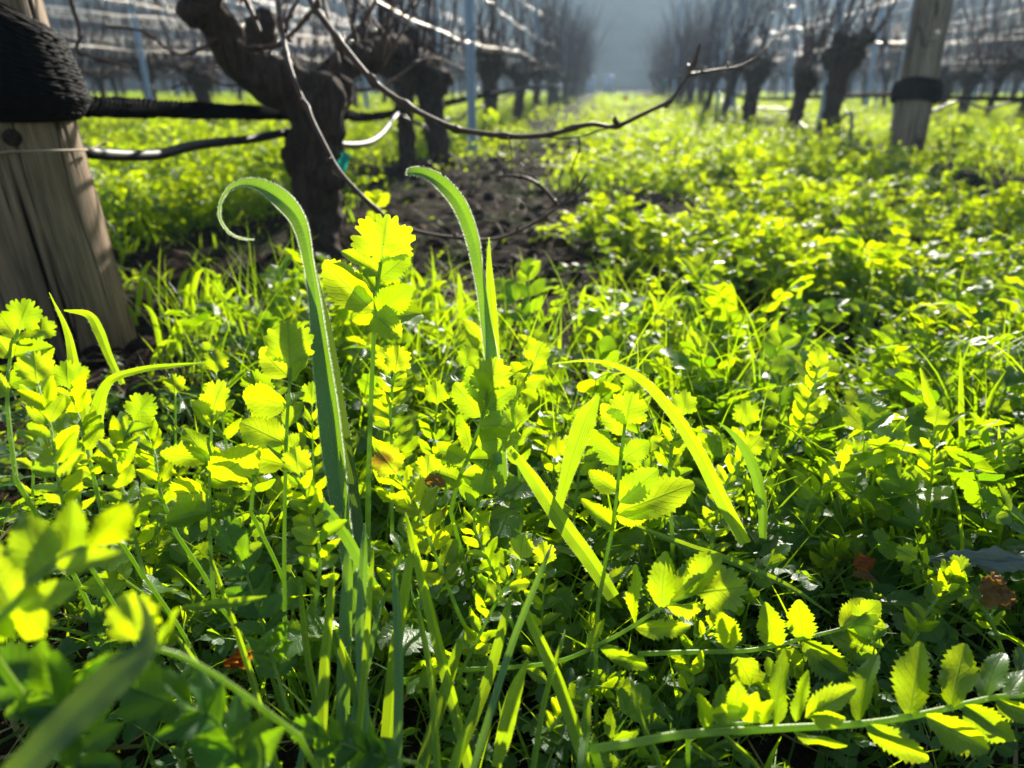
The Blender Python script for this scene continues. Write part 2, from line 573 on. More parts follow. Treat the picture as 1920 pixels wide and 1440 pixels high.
def plain(name, col, rough=.5, metal=0.0, spec=.5, nsc=None, vary=.25, bump=0.0, bsc=300, trans=0.0):
    t = NT(name)
    ob = t.obj()
    nz = t.noise(nsc or 40, ob, 3)
    c = t.mix(nz, tuple(x * (1 - vary) for x in col), tuple(min(1, x * (1 + vary)) for x in col))
    ins = {'Base Color': c, 'Roughness': rough, 'Metallic': metal, 'Specular IOR Level': spec}
    if bump:
        ins['Normal'] = t.bump(t.noise(bsc, ob, 3), bump, .002)
    pr = t.n('ShaderNodeBsdfPrincipled', ins)
    if trans:
        tl = t.n('ShaderNodeBsdfTranslucent', {'Color': c})
        return t.end(t.n('ShaderNodeMixShader', {0: trans, 1: pr.outputs[0], 2: tl.outputs[0]}).outputs[0])
    return t.end(pr.outputs[0])


NET = plain('black_net', (.004, .004, .005), .9, 0, .03, 80, .4, .5, 900)
NET2 = plain('net_strand', (.006, .006, .007), .75, 0, .06, 80, .4)
HOSE = plain('drip_hose', (.014, .014, .016), .55, 0, .35, 20, .3, .2, 200)
STEEL = plain('galvanised_steel', (.48, .60, .74), .5, .15, .5, 30, .18, .2, 120)
WIRE = plain('trellis_wire', (.80, .74, .66), .36, .9, .5, 30, .15)
TWINE = plain('tan_twine', (.42, .33, .22), .7, 0, .3, 60, .3, .3, 900)
TEAL = plain('teal_plastic', (.01, .42, .33), .4, 0, .5, 30, .2, .2, 90, .4)
RED = plain('red_plastic', (.55, .03, .03), .4, 0, .5, 30, .2, 0, 90, .3)
TUBEM = plain('grey_tube', (.14, .14, .14), .4, 0, .6, 30, .2)


def soil_material():
    t = NT('soil')
    ob = t.obj()
    n1 = t.noise(16, ob, 6, .65)
    n2 = t.noise(90, ob, 4, .6)
    big = t.noise(2.2, ob, 3)
    c = t.ramp(t.math('ADD', t.math('MULTIPLY', n1, .6), t.math('MULTIPLY', n2, .4)), [(.3, (.010, .007, .006)), (.52, (.034, .024, .019)), (.75, (.085, .064, .050))])
    moss = t.math('MULTIPLY', t.math('SUBTRACT', t.noise(5, ob, 4), .48), 7, clamp=True)
    c = t.mix(t.math('MULTIPLY', moss, .5), c, (.035, .060, .018))
    return t.end(t.n('ShaderNodeBsdfPrincipled', {'Base Color': c, 'Roughness': 1.0, 'Specular IOR Level': .04, 'Normal': t.bump(t.math('ADD', n1, t.math('MULTIPLY', n2, .5)), 1.0, .02)}).outputs[0])


SOIL = soil_material()


def hill_material():
    t = NT('hillside')
    ob = t.obj()
    n1 = t.noise(.045, ob, 5, .6, .6)
    n2 = t.noise(.35, ob, 4, .6)
    c = t.ramp(t.math('ADD', t.math('MULTIPLY', n1, .75), t.math('MULTIPLY', n2, .25)), [(.38, (.014, .034, .024)), (.47, (.06, .09, .075)), (.54, (.13, .15, .125)), (.66, (.22, .20, .16))])
    wv = t.n('ShaderNodeTexWave', {'Vector': t.map(ob, (.03, .10, 1)), 'Scale': 1.1, 'Distortion': 1.2, 'Detail': 1.0}, bands_direction='Z').outputs['Fac']
    c = t.mix(t.math('MULTIPLY', wv, .3), c, (.20, .21, .19))
    return t.end(t.n('ShaderNodeBsdfPrincipled', {'Base Color': c, 'Roughness': .95, 'Specular IOR Level': .1}).outputs[0])


HILL = hill_material()

# ------------------------------------------------------------------ setting
LEFT_X, RIGHT_X, GAP = -0.66, 1.52, 2.18     # rows run along +Y
ROW_END = 25.0


def ground_h(x, y):
    return .018 * fnoise(x, y, 3.0, 3) + .010 * fnoise(x, y, 11.0, 4)


def build_ground():
    g = np.concatenate([-np.geomspace(900, 6, 22), np.linspace(-5.5, -2.1, 40), np.linspace(-2.07, 2.1, 190), np.linspace(2.2, 5.5, 36), np.geomspace(6, 900, 22)])
    ys = np.concatenate([-np.geomspace(300, 2, 12), np.linspace(-1.5, 0, 30), np.linspace(.03, 4.5, 210), np.linspace(4.55, 8, 60), np.geomspace(8.3, 1100, 40)])
    X, Y = np.meshgrid(g, ys)
    near = np.exp(-((X / 9) ** 2 + ((Y - 3) / 14) ** 2))
    Z = ground_h(X, Y) + .010 * fnoise(X, Y, 42, 9) * near + .006 * fnoise(X, Y, 90, 10) * near + near * .004 * (1 + 0 * X) * np.random.default_rng(2).standard_normal(X.shape)
    V = np.stack([X, Y, Z], -1).reshape(-1, 3)
    o = link('ground', mesh('ground', V, grid_quads(len(ys), len(g)), None, None, (SOIL,)))
    tag(o, 'dark crumbly soil under the grass and vine rows', None, None, 'structure')


build_ground()


def build_hill():
    az = np.radians(np.linspace(-100, 100, 90))
    rr = np.linspace(0, 1, 40)
    A, T = np.meshgrid(az, rr)
    rad = 55 + 46 * T + 4 * np.sin(A * 5)
    X, Y = np.sin(A) * rad, np.cos(A) * rad
    Z = -0.6 + 26 * np.clip(T, 0, 1) + .9 * fnoise(X, Y, .07, 5) * T + .25 * fnoise(X, Y, .4, 6) * T
    V = np.stack([X, Y, Z], -1).reshape(-1, 3)
    o = link('hill', mesh('hill', V, grid_quads(40, 90), None, None, (HILL,)))
    tag(o, 'shaded blue grey hillside rising behind the vineyard', None, None, 'structure')


build_hill()

# ------------------------------------------------------------------ haze, also standing in for lens veil
HAZE_DENSITY = .0030


def build_haze():
    t = NT('haze_air')
    v = t.n('ShaderNodeVolumePrincipled', {'Color': (.50, .68, .88, 1), 'Density': HAZE_DENSITY, 'Anisotropy': .45})
    t.t.links.new(v.outputs[0], t.out.inputs['Volume'])
    x0, x1, y0, y1, z0, z1 = -150, 150, -20, 150, -2.5, 27
    V = [(x, y, z) for z in (z0, z1) for y in (y0, y1) for x in (x0, x1)]
    Q = [(0, 2, 3, 1), (4, 5, 7, 6), (0, 1, 5, 4), (2, 6, 7, 3), (0, 4, 6, 2), (1, 3, 7, 5)]
    o = link('haze', mesh('haze', V, Q, None, None, (t.m,), None, False))
    tag(o, 'thin blue haze and stand-in lens veil between the vines and the hillside', None, None, 'stuff')


build_haze()

# ------------------------------------------------------------------ end posts


def post_mesh(name, base, top, r0, r1, mat, seed):
    n, sd = 110, 480
    t = np.linspace(0, 1, n)[:, None]
    pts = np.array(base) * (1 - t) + np.array(top) * t
    V, Q, U = tube(pts, np.linspace(r0, r1, n), sd)
    V = V.reshape(n + 2, sd, 3)
    ax = np.concatenate([pts[:1], pts, pts[-1:]])[:, None]
    th = np.linspace(0, 6.283, sd, endpoint=False)[None]
    L = np.linspace(0, 1, n + 2)[:, None]
    g = np.random.default_rng(seed)
    k = 1 + .02 * np.sin(th * 2 + L * 2 + seed) + .012 * np.sin(th * 5 + L * 3)
    cut = np.zeros((n + 2, sd))
    for _ in range(17):         # long drying checks cut into the surface
        c = g.uniform(0, 6.28); w = g.uniform(.014, .03); dpt = g.uniform(.05, .12)
        dd = np.abs((th - c - .06 * np.sin(L * 5 + c) + math.pi) % (2 * math.pi) - math.pi)
        e = np.exp(-(dd / w) ** 2) * np.clip(.8 + 1.2 * np.sin(L * g.uniform(6, 14) + g.uniform(0, 6)), 0, 1)
        cut = np.maximum(cut, e)
        k = k - dpt * e
    V = ax + (V - ax) * k[..., None]
    return mesh(name, V.reshape(-1, 3), Q, U, cut.ravel(), (mat,))


def wood_post(base, top, r0, r1, label, mat, seed):
    """base/top are world points on the axis; mesh is stored along local Z"""
    base, top = Vector(base), Vector(top)
    d = top - base
    root = empty('wooden_post', base, label, 'post', 'wooden end posts of the vine rows')
    o = link('post_shaft', post_mesh('post_shaft', (0, 0, -.15), (0, 0, d.length), r0, r1, mat, seed), root)
    o.rotation_mode = 'QUATERNION'
    o.rotation_quaternion = Vector((0, 0, 1)).rotation_difference(d)
    return root, d.normalized()


pb, pt = P(140, 655, 1.08), P(-66, 0, .885)
pt2 = pb + (pt - pb) * 3.2
left_post, LD = wood_post(pb, pt2, .084, .076, 'thick cracked grey wooden post wrapped in black netting', WOOD, 3)
# knot and bolt on the post
kp = P(20, 256, .905)
ka = Acc()
for i, r_ in enumerate((.0105, .0075)):
    V, Q, U = tube(np.array([[0, 0, 0], [0, 0, .004 + i * .0015]]), r_, 16)
    ka.add(V, Q, U)
kn = link('knot', ka.mesh('knot', (BARK,)), left_post)
axis_pt = pb + LD * (kp - pb).dot(LD)
kd = (CAM - axis_pt); kd = (kd - LD * kd.dot(LD)).normalized()
side_dir = (kp - axis_pt)
kdir = (kp - axis_pt) - LD * (kp - axis_pt).dot(LD)
kn.rotation_mode = 'QUATERNION'
kn.rotation_quaternion = Vector((0, 0, 1)).rotation_difference(kdir.normalized())
kn.location = axis_pt + kdir.normalized() * .0805 - pb

qb, qt = G(1693, 300), None
zq = (qb - CAM).dot(FWD)
qt = P(1752, 0, zq - .16)
qt2 = qb + (qt - qb) * 2.9
right_post, RD = wood_post(qb, qt2, .086, .088, 'tan wooden post leaning at the end of the right vine row', WOOD2, 8)

# far end posts at the row ends
def netting(base, D, rad, s0, s1, slope, prof, label, seed, strands, view):
    """wound black netting round a post: body with spiral ridges and loose strands"""
    g = np.random.default_rng(seed)
    D = np.array(D); base = np.array(base)
    a = np.array(view) - D * np.array(view).dot(D); a /= np.linalg.norm(a)   # towards the camera
    b = np.cross(D, a)
    n, sd = 90, 160
    t = np.linspace(0, 1, n)[:, None]; th = np.linspace(0, 2 * math.pi, sd, endpoint=False)[None]
    bul = np.interp(t, [p[0] for p in prof], [p[1] for p in prof])
    off = slope * np.cos(th - prof_dir(seed)) * (0.15 + .85 * t)
    s = s0 + (s1 - s0) * t + off
    ridge = np.sin(s * 620 + 9 * np.sin(th * 1.0 + 1) + 26 * t * np.cos(th)) * .35 + np.sin(th * 90 + s * 900) * .25
    ridge = ridge + .5 * fnoise(th * 3, s * 90, 2.0, seed)
    r_ = rad + bul * (1 + .10 * np.sin(th * 2 + 1)) + ridge * .0009 * (bul > .002)
    V = base + D * s[..., None] + (a * np.cos(th)[..., None] + b * np.sin(th)[..., None]) * r_[..., None]
    root = empty('netting_wrap', Vector(base + D * s0), label, 'netting', 'black netting bundles on the end posts')
    V = V - (base + D * s0)
    link('net_bundle', mesh('net_bundle', V.reshape(-1, 3), grid_quads(n, sd, True), None, None, (NET,)), root)
    acc = Acc()
    tt = np.linspace(0, 2 * math.pi, 90)
    for k in range(strands):
        t0 = g.uniform(.0, 1.0); tilt = g.normal(.16, .09); ph = g.normal(1.9, .35)
        tk = np.clip(t0 + tilt * np.cos(tt + ph) + .015 * np.sin(tt * 7 + ph), 0.0, 1.0)
        bl = np.interp(tk, [p[0] for p in prof], [p[1] for p in prof])
        sk = s0 + (s1 - s0) * tk + slope * np.cos(tt - prof_dir(seed)) * (0.15 + .85 * tk)
        rk = rad + bl * (1 + .10 * np.sin(tt * 2 + 1)) + .0012 + g.uniform(0, .002) + .0010 * np.sin(tt * 60 + ph) + .001 * g.standard_normal(90)
        pts = base + D * sk[:, None] + (a * np.cos(tt)[:, None] + b * np.sin(tt)[:, None]) * rk[:, None] - (base + D * s0)
        V, Q, U = tube(pts, g.uniform(.0011, .0024), 5)
        acc.add(V, Q, U)
    link('net_strand', acc.mesh('net_strand', (NET2,)), root)
    return root


def prof_dir(seed):
    return PROF_DIR[seed]


# b axis points to image left for our posts; direction of the highest point of the slanted rim
PROF_DIR = {31: -math.pi / 2, 32: 0.0}
pbot = P(60, 212, .93)
s_bot = (pbot - pb).dot(LD)
nd = (CAM - pbot)
netting(pb, LD, .079, s_bot - .004, s_bot + .145, .045,
        [(0, .004), (.05, .014), (.2, .026), (.4, .024), (.6, .019), (.85, .012), (1, .001)],
        'thick black netting wound round the grey wooden post', 31, 300, nd)
qbot = P(1713, 186, zq - .1)
s_b2 = (qbot - qb).dot(RD)
netting(qb, RD, .0945, s_b2 - .01, s_b2 + .085, .008,
        [(0, .004), (.1, .014), (.5, .02), (.9, .014), (1, .002)],
        'narrow black netting band tied round the tan right post', 32, 60, CAM - qbot)

# ------------------------------------------------------------------ netting ropes and hoses


def twisted(name, px, r_, label, cat, seed, twist=120, strands=9, mat=NET, n=260, group=None):
    """a rolled net rope: body plus wound strands; px = list of world points"""
    pts = smooth_path(px, n)
    root = empty(name, Vector(pts[0]), label, cat, group)
    acc = Acc()
    L = np.concatenate([[0], np.cumsum(np.linalg.norm(np.diff(pts, axis=0), axis=1))])
    rr = r_ * (1 + .07 * np.sin(L * 31 + seed) + .05 * np.sin(L * 77))
    V, Q, U = tube(pts - pts[0], rr * .86, 12)
    acc.add(V, Q, U)
    T = np.gradient(pts, axis=0); T /= np.linalg.norm(T, axis=1, keepdims=True)
    A = np.cross(T, [0, 0, 1.0]); A /= np.linalg.norm(A, axis=1, keepdims=True); B = np.cross(A, T)
    sacc = Acc()
    for k in range(strands):
        ph = k / strands * 6.283
        a = ph + L * twist
        V, Q, U = tube(pts - pts[0] + (A * np.cos(a)[:, None] + B * np.sin(a)[:, None]) * (rr * .86)[:, None], r_ * .22, 5)
        sacc.add(V, Q, U)
    link('rope_core', acc.mesh('rope_core', (mat,)), root)
    link('rope_strand', sacc.mesh('rope_strand', (mat,)), root)
    return root


def row_pt(x, y, z):
    return Vector((x, y, z))


twisted('netting_rope', [P(60, 188, .98), P(135, 198, 1.02), P(260, 203, 1.2), P(400, 208, 1.42), P(540, 213, 1.72), P(640, 214, 2.1), P(740, 213, 2.9), Vector((LEFT_X, 5.5, .31)), Vector((LEFT_X, 11, .33))],
        .0155, 'thick black rolled netting rope running from wrapped post along left row', 'rope', 1, 110, 9, NET, 900)
twisted('netting_rope', [Vector((RIGHT_X + .02, 24, .32)), Vector((RIGHT_X, 14, .33)), P(1400, 182, 7.0), P(1560, 180, 5.0), P(1650, 178, 4.25), P(1700, 176, 3.85)],
        .014, 'black rolled netting rope stretched along right row to tan post', 'rope', 2, 90, 7, NET, 500)
twisted('netting_rope', [P(1720, 178, 3.95), P(1800, 184, 3.5), P(1930, 186, 3.1), P(2100, 188, 2.6)],
        .010, 'thin black netting rope leaving tan post towards the right', 'rope', 3, 90, 7, NET, 160)


def hose(name, pts, r_, label, cat, mat=HOSE, n=120, group=None, collars=()):
    p = smooth_path(pts, n)
    root = empty(name, Vector(p[0]), label, cat, group)
    V, Q, U = tube(p - p[0], r_, 12)
    a = Acc(); a.add(V, Q, U)
    link('hose_line', a.mesh('hose_line', (mat,)), root)
    for (t0, t1, k, m) in collars:
        i0, i1 = int(t0 * n), max(int(t1 * n), int(t0 * n) + 2)
        V, Q, U = tube(p[i0:i1 + 1] - p[0], r_ * k, 12)
        a = Acc(); a.add(V, Q, U)
        link('sleeve', a.mesh('sleeve', (m,)), root)
    return root


hose('drip_hose', [P(100, 276, 1.0), P(155, 285, 1.02), P(230, 291, 1.12), P(300, 289, 1.22), P(350, 276, 1.3), P(400, 268, 1.38), P(470, 261, 1.5), P(545, 249, 1.62), P(600, 262, 1.78), P(650, 272, 1.95), P(690, 268, 2.1), P(715, 252, 2.25), P(735, 226, 2.4), P(745, 215, 2.5)],
     .0088, 'black drip irrigation hose sagging between grey post and first vine', 'hose', HOSE, 200, None, [(.40, .47, 1.18, HOSE), (.52, .56, 1.12, TUBEM)])
hose('drip_hose', [P(745, 215, 2.5), P(800, 240, 2.9), P(790, 250, 3.0), P(815, 225, 3.3), P(870, 222, 4.0), P(890, 205, 4.4), Vector((LEFT_X, 8, .31)), Vector((LEFT_X, 16, .31)), Vector((LEFT_X, 24.5, .31))],
     .0075, 'black drip hose looping behind the pair of left trunks', 'hose', HOSE, 200)
hose('drip_hose', [Vector((RIGHT_X, 24, .30)), Vector((RIGHT_X, 12, .29)), P(1360, 200, 7.6), P(1420, 203, 6.5), P(1480, 207, 5.6), P(1500, 230, 5.2), P(1520, 243, 5.0), P(1550, 238, 4.8), P(1580, 216, 4.6), P(1600, 212, 4.5)],
     .008, 'grey drip hose drooping in a loop beside the right trunk', 'hose', TUBEM, 200)
hose('riser_tube', [P(1575, 222, 3.2), P(1590, 212, 3.15), P(1597, 220, 3.12), P(1594, 260, 3.08), P(1590, 300, 3.04), P(1582, 350, 2.98)],
     .008, 'upright grey irrigation tube bent over at its top before the tan post', 'tube', TUBEM, 60)
hose('drip_hose', [P(1740, 212, 4.0), P(1765, 202, 3.9), P(1800, 190, 3.8), P(1850, 204, 3.7), P(1900, 192, 3.6), P(1990, 190, 3.4)],
     .007, 'thin drip hose sagging to the right of tan post', 'hose', TUBEM, 80)
# twine tied round the grey post
tw = smooth_path([P(-30, 282, .93), P(0, 284, .90), P(80, 283, .878), P(148, 281, .93), P(165, 280, .97), P(185, 274, 1.0), P(200, 268, 1.01)], 60)
tp = []
for q in tw:
    q = Vector(q)
    ap = pb + LD * (q - pb).dot(LD)
    d = q - ap
    if d.length < .0855:
        q = ap + d.normalized() * .0855
    tp.append(q)
tp = np.array([tuple(q) for q in tp])
a = Acc(); V, Q, U = tube(tp - tp[0], .0016, 6); a.add(V, Q, U)
tag(link('twine', a.mesh('twine', (TWINE,)), None, Vector(tp[0])), 'pale twine tied round the grey post with a loose end', 'twine')

# ------------------------------------------------------------------ metal stakes


def stake_mesh(h, w=.045):
    """folded steel stake: a hat profile with notches along one edge"""
    prof = np.array([(-.5, .0), (-.32, .0), (-.22, .42), (.22, .42), (.32, .0), (.5, .0), (.5, -.06), (.28, -.06), (.19, .34), (-.19, .34), (-.28, -.06), (-.5, -.06)]) * w
    zs = np.linspace(-.1, h, 60)
    V = np.array([[(x * (1 + (.14 if (i % 4 == 0 and abs(x) > w * .45) else 0)), y, z) for x, y in prof] for i, z in enumerate(zs)])
    n = len(prof)
    V = V.reshape(-1, 3)
    return mesh('stake_shaft', V, grid_quads(60, n, True), None, None, (STEEL,), None, False)


STK = {h: stake_mesh(h) for h in (1.9,)}
clip_acc = Acc()
for z in (.33, .56, .78, 1.0, 1.3, 1.6):
    V, Q, U = tube(np.array([[-.02, .016, z], [-.028, .03, z + .006], [.0, .036, z + .010], [.028, .03, z + .006], [.02, .016, z]]), .0022, 5)
    clip_acc.add(V, Q, U)
CLIPS = clip_acc.mesh('wire_clip', (WIRE,))


def stake(x, y, label, near=True, lean=0.0):
    root = empty('metal_stake', (x, y, 0), label, 'stake', 'galvanised stakes along the vine rows')
    root.rotation_euler = (0, lean, rnd.uniform(-.15, .15))
    link('stake_shaft', STK[1.9], root)
    if near:
        link('wire_clip', CLIPS, root)
    return root


# ------------------------------------------------------------------ vines
def cane_arrays(g, p0, ln, az, up, bow, r0=.0042, sides=5, n=12):
    t = np.linspace(0, 1, n)
    d0 = np.array([math.cos(az) * math.cos(up), math.sin(az) * math.cos(up), math.sin(up)])
    sd = np.array([-math.sin(az), math.cos(az), 0])
    zig = .012 * np.where(np.arange(n) % 2, 1, -1) * g.uniform(.3, 1)
    pts = p0 + d0 * (t * ln)[:, None] + sd * (bow * ln * np.sin(t * math.pi * .5) ** 2 + zig * .5)[:, None] + np.array([0, 0, -1]) * (abs(bow) * .5 * ln * t ** 2)[:, None]
    rad = r0 * (1 - .6 * t) * (1 + .28 * (np.arange(n) % 2))
    return tube(pts, rad, sides)


def vine_parts(seed, far=False):
    g = np.random.default_rng(seed)
    h = g.uniform(.39, .47)
    lean = g.uniform(-.07, .07, 2)
    ctrl = [(0, 0, -.08), (.2 * lean[0], .2 * lean[1], .02), (.7 * lean[0], .6 * lean[1], .2), (lean[0] * 1.1, lean[1], h * .8), (lean[0], lean[1] * 1.3, h)]
    n = 10 if far else 44
    sd = 7 if far else 24
    p = smooth_path(ctrl, n)
    r0 = g.uniform(.030, .042) if far else g.uniform(.040, .055)
    t = np.linspace(0, 1, n)
    rad = r0 * (1.25 - .9 * t * (1 - t) * 1.4) * (1 + .40 * np.exp(-((t - .95) / .1) ** 2))
    tr = Acc()
    V, Q, U = tube(p, rad, sd, .16, seed, .05)
    tr.add(V, Q, U)
    head = p[-1]
    for k in range(3 if far else 7):         # knobbly crown
        a = g.uniform(0, 6.28)
        q = head + np.array([math.cos(a) * .04, math.sin(a) * .09, g.uniform(-.07, .06)])
        ln = g.uniform(.06, .13)
        e = q + np.array([math.cos(a) * ln * .5, math.sin(a) * ln, g.uniform(.0, .06)])
        V, Q, U = tube(smooth_path([q, (q + e) / 2 + [0, 0, .01], e], 5 if far else 12), [.028, .032, .026, .020, .012] if far else np.linspace(.042, .014, 12), 6 if far else 14, .3, seed + k)
        tr.add(V, Q, U)
    arms = []
    tips = []
    for sg in (-1, 1):
        ln = g.uniform(.30, .48)
        pp = [head + [0, 0, -.03], head + [g.uniform(-.02, .02), sg * ln * .45, .03], head + [g.uniform(-.03, .03), sg * ln, g.uniform(.0, .08)]]
        m = 6 if far else 22
        p2 = smooth_path(pp, m)
        V, Q, U = tube(p2, np.linspace(.040, .020, m), 6 if far else 14, .3, seed + 5 + sg)
        arms.append((V, Q, U))
        for k in range(6):
            tips.append(p2[min(m - 1, int((k + .8) / 6 * m))])
    tips.append(head)
    canes = []
    head_ = np.array(head)
    tips = [head_ + [g.normal(0, .07), g.uniform(-.48, .48), g.uniform(-.02, .07)] if far or g.random() < .3 else t_ for t_ in tips * 3]
    nc = 42 if far else 32
    for k in range(nc):
        p0 = np.array(tips[k % len(tips)])
        up = g.uniform(1.12, 1.54) if g.random() < .84 else g.uniform(-.1, .8)
        canes.append(cane_arrays(g, p0, g.uniform(.7, 1.3) if up > .85 and k % 6 else g.uniform(.10, .35), g.uniform(0, 6.28), up, g.uniform(-.25, .25), g.uniform(.0034, .0050), 4 if far else 6, 7 if far else 16))
    return tr, arms, canes


NEARV = []
for s in range(5):
    tr, arms, canes = vine_parts(100 + s)
    tm = tr.mesh('trunk', (BARK,))
    am = []
    for A_ in arms:
        a = Acc(); a.add(*A_); am.append(a.mesh('arm', (BARK,)))
    cm = []
    for A_ in canes:
        a = Acc(); a.add(*A_); cm.append(a.mesh('cane', (CANE2,)))
    NEARV.append((tm, am, cm))
FARV = []
for s in range(9):
    tr, arms, canes = vine_parts(200 + s, True)
    for A_ in arms:
        tr.add(*A_)
    for A_ in canes:
        tr.add(*A_, m=1)
    FARV.append(tr.mesh('grape_vine', (BARK, CANE2)))


def near_vine(x, y, k, label, rz=0.0, s=1.0):
    root = empty('grape_vine', (x, y, 0), label, 'vine', 'bare grape vines in the near rows')
    root.rotation_euler = (0, 0, rz); root.scale = (s, s, s)
    tm, am, cm = NEARV[k % 5]
    link('trunk', tm, root)
    for m in am:
        link('arm', m, root)
    for m in cm:
        link('cane', m, root)
    return root


def in_view(x, y, margin=120):
    v = Vector((x, y, .4)) - CAM
    z = v.dot(FWD)
    if z < .3:
        return False
    px = 960 + F * v.dot(RIGHT) / z
    return -margin < px < 1920 + margin


def ordinal(n):
    w = ['first', 'second', 'third', 'fourth', 'fifth', 'sixth', 'seventh', 'eighth', 'ninth', 'tenth', 'eleventh', 'twelfth']
    return w[n] if n < len(w) else None


# left row: hero vine is the first; then individually placed by the photograph
left_near = [(765, 325, 0), (832, 318, 3), (925, 268, 1), (968, 240, 2), (1004, 222, 4), (1030, 212, 0)]
lab = ['bare vine with the left trunk of the close pair beside the steel stake',
       'bare vine with the right trunk of the close pair beside the steel stake',
       'bare vine just right of the steel stake in the left row',
       'bare vine standing second beyond the steel stake in left row',
       'bare vine standing third beyond the steel stake in left row',
       'bare vine standing fourth beyond the steel stake in left row']
ly = 0
for (px, py, k), l_ in zip(left_near, lab):
    g_ = G(px, py)
    near_vine(g_.x, g_.y, k, l_, rnd.uniform(-.4, .4), rnd.uniform(.98, 1.1))
    ly = g_.y
right_near = [(1548, 285, 1), (1478, 262, 2), (1402, 243, 3), (1352, 232, 0), (1318, 222, 4), (1290, 214, 1), (1268, 207, 2)]
lab = ['bare vine with thick leaning trunk beside steel stake in the right row',
       'bare vine behind the drooping hose loop in the right row',
       'bare vine third along the right row from tan post',
       'bare vine fourth along the right row from tan post',
       'bare vine fifth along the right row from tan post',
       'bare vine sixth along the right row from tan post',
       'bare vine seventh along the right row from tan post']
ry = 0
for (px, py, k), l_ in zip(right_near, lab):
    g_ = G(px, py)
    v = near_vine(g_.x, g_.y, k, l_, rnd.uniform(-.4, .4), rnd.uniform(.98, 1.12))
    v.rotation_euler.y = .10
    ry = g_.y
outer = [(1800, 232, 2, 'bare vine with a round knobbly head right of tan post'), (1905, 240, 4, 'bare vine at the right edge behind tan post'),
         (290, 236, 1, 'bare vine beside the far left steel stake'), (405, 248, 3, 'bare vine seen between left stake and first trunk')]
for px, py, k, l_ in outer:
    g_ = G(px, py)
    near_vine(g_.x, g_.y, k, l_, rnd.uniform(-.4, .4), 1.05)

nfar = 0
rowc = {}
NUMW = [str(i) for i in range(8)] + ['eight', 'nine', 'ten', 'eleven', 'twelve', 'thirteen', 'fourteen', 'fifteen', 'sixteen', 'seventeen', 'eighteen', 'nineteen', 'twenty', 'twenty-one', 'twenty-two', 'twenty-three', 'twenty-four', 'twenty-five', 'twenty-six', 'twenty-seven', 'twenty-eight', 'twenty-nine', 'thirty', 'thirty-one', 'thirty-two', 'thirty-three', 'thirty-four', 'thirty-five', 'thirty-six', 'thirty-seven', 'thirty-eight', 'thirty-nine', 'forty', 'forty-one', 'forty-two', 'forty-three']
NUMW[7] = 'seven'
for ri in (0, 1, -1, 2, -2, 3, -3, 4, -4, 5, -5, 6, -6):
    x = LEFT_X + GAP * (ri + 0) if ri <= 0 else RIGHT_X + GAP * (ri - 1)
    for j in range(36):
        y = 1.6 + j * (.70 if ri in (0, 1) else .94) + (ri * .37) % .9
        if y > ROW_END:
            break
        if ri == 0 and y < ly + .6: continue
        if ri == 1 and y < ry + .6: continue
        if ri == -1 and y < 6.0: continue
        if ri == 2 and y < 6.6: continue
        if not in_view(x, y) or nfar >= 278:
            continue
        o = link('grape_vine', FARV[rnd.randrange(9)], None, (x + rnd.uniform(-.05, .05), y + rnd.uniform(-.12, .12), 0))
        o.rotation_euler = (rnd.uniform(-.05, .05), rnd.uniform(-.05, .05), rnd.choice((0, math.pi)) + rnd.uniform(-.4, .4))
        s = rnd.uniform(.92, 1.15); o.scale = (s, s, s)
        which = 'left' if ri <= 0 else 'right'
        rowc[ri] = rowc.get(ri, 6 if ri == 0 else 7) + 1
        if ri in (0, 1):
            l_ = 'bare vine, number %s along the %s row from its wooden post' % (NUMW[rowc[ri]], which)
            gp = 'distant vines of the %s row' % which
        else:
            m_ = abs(ri) if ri < 0 else ri - 1
            l_ = 'bare blurred vine in the %s row behind the %s row' % (('next', 'next', 'second', 'third', 'fourth', 'fifth', 'sixth', 'seventh')[m_], which)
            gp = l_.replace('bare blurred vine', 'blurred vines')
        tag(o, l_, 'vine', gp)
        nfar += 1

# steel stakes
g_ = G(886, 292); stake(g_.x, g_.y, 'pale steel stake right of the paired trunks in the left row')
g_ = G(1532, 268); stake(g_.x, g_.y, 'blue grey steel stake against the thick leaning trunk in right row', lean=.02)
g_ = G(292, 240); stake(g_.x, g_.y, 'broad pale steel stake above the black rope at far left', lean=-.02)
for px, py, l_ in [(1004, 216, 'thin steel stake rising left of the distant hill gap'), (1325, 214, 'steel stake in the right row topped with a sparkle'),
                   (1672, 232, 'steel stake half hidden behind the tan post'), (385, 222, 'slim steel stake behind the knobbly arm of the first vine'),
                   (1470, 212, 'slim steel stake far behind the hose loop'), (1262, 196, 'thin distant stake just right of the path end'), (1372, 222, 'thin stake between the fourth and fifth right trunks'), (1618, 224, 'thin stake between the leaning trunk and tan post'), (690, 226, 'slim stake between first trunk and the paired trunks'), (825, 212, 'slim pale stake behind the right trunk of the pair')]:
    g_ = G(px, py); stake(g_.x, g_.y, l_)
for ri, ys in ((0, (12, 17, 22)), (1, (11, 16, 21)), (-1, (12, 17)), (-2, (11, 16)), (-3, (12, 18)), (2, (11, 17)), (3, (13, 19))):
    x = LEFT_X + GAP * ri if ri <= 0 else RIGHT_X + GAP * (ri - 1)
    for q, y in enumerate(ys):
        if in_view(x, y, 0):
            m_ = ('left row', 'right row', 'row next beyond the right row', 'second row beyond the right row', '', 'third row beyond the left row', 'second row beyond the left row', 'row next beyond the left row')[ri]
            stake(x, y + rnd.uniform(-.5, .5), '%s distant steel stake of the %s' % (('nearer', 'middle', 'farthest')[q], m_), False)
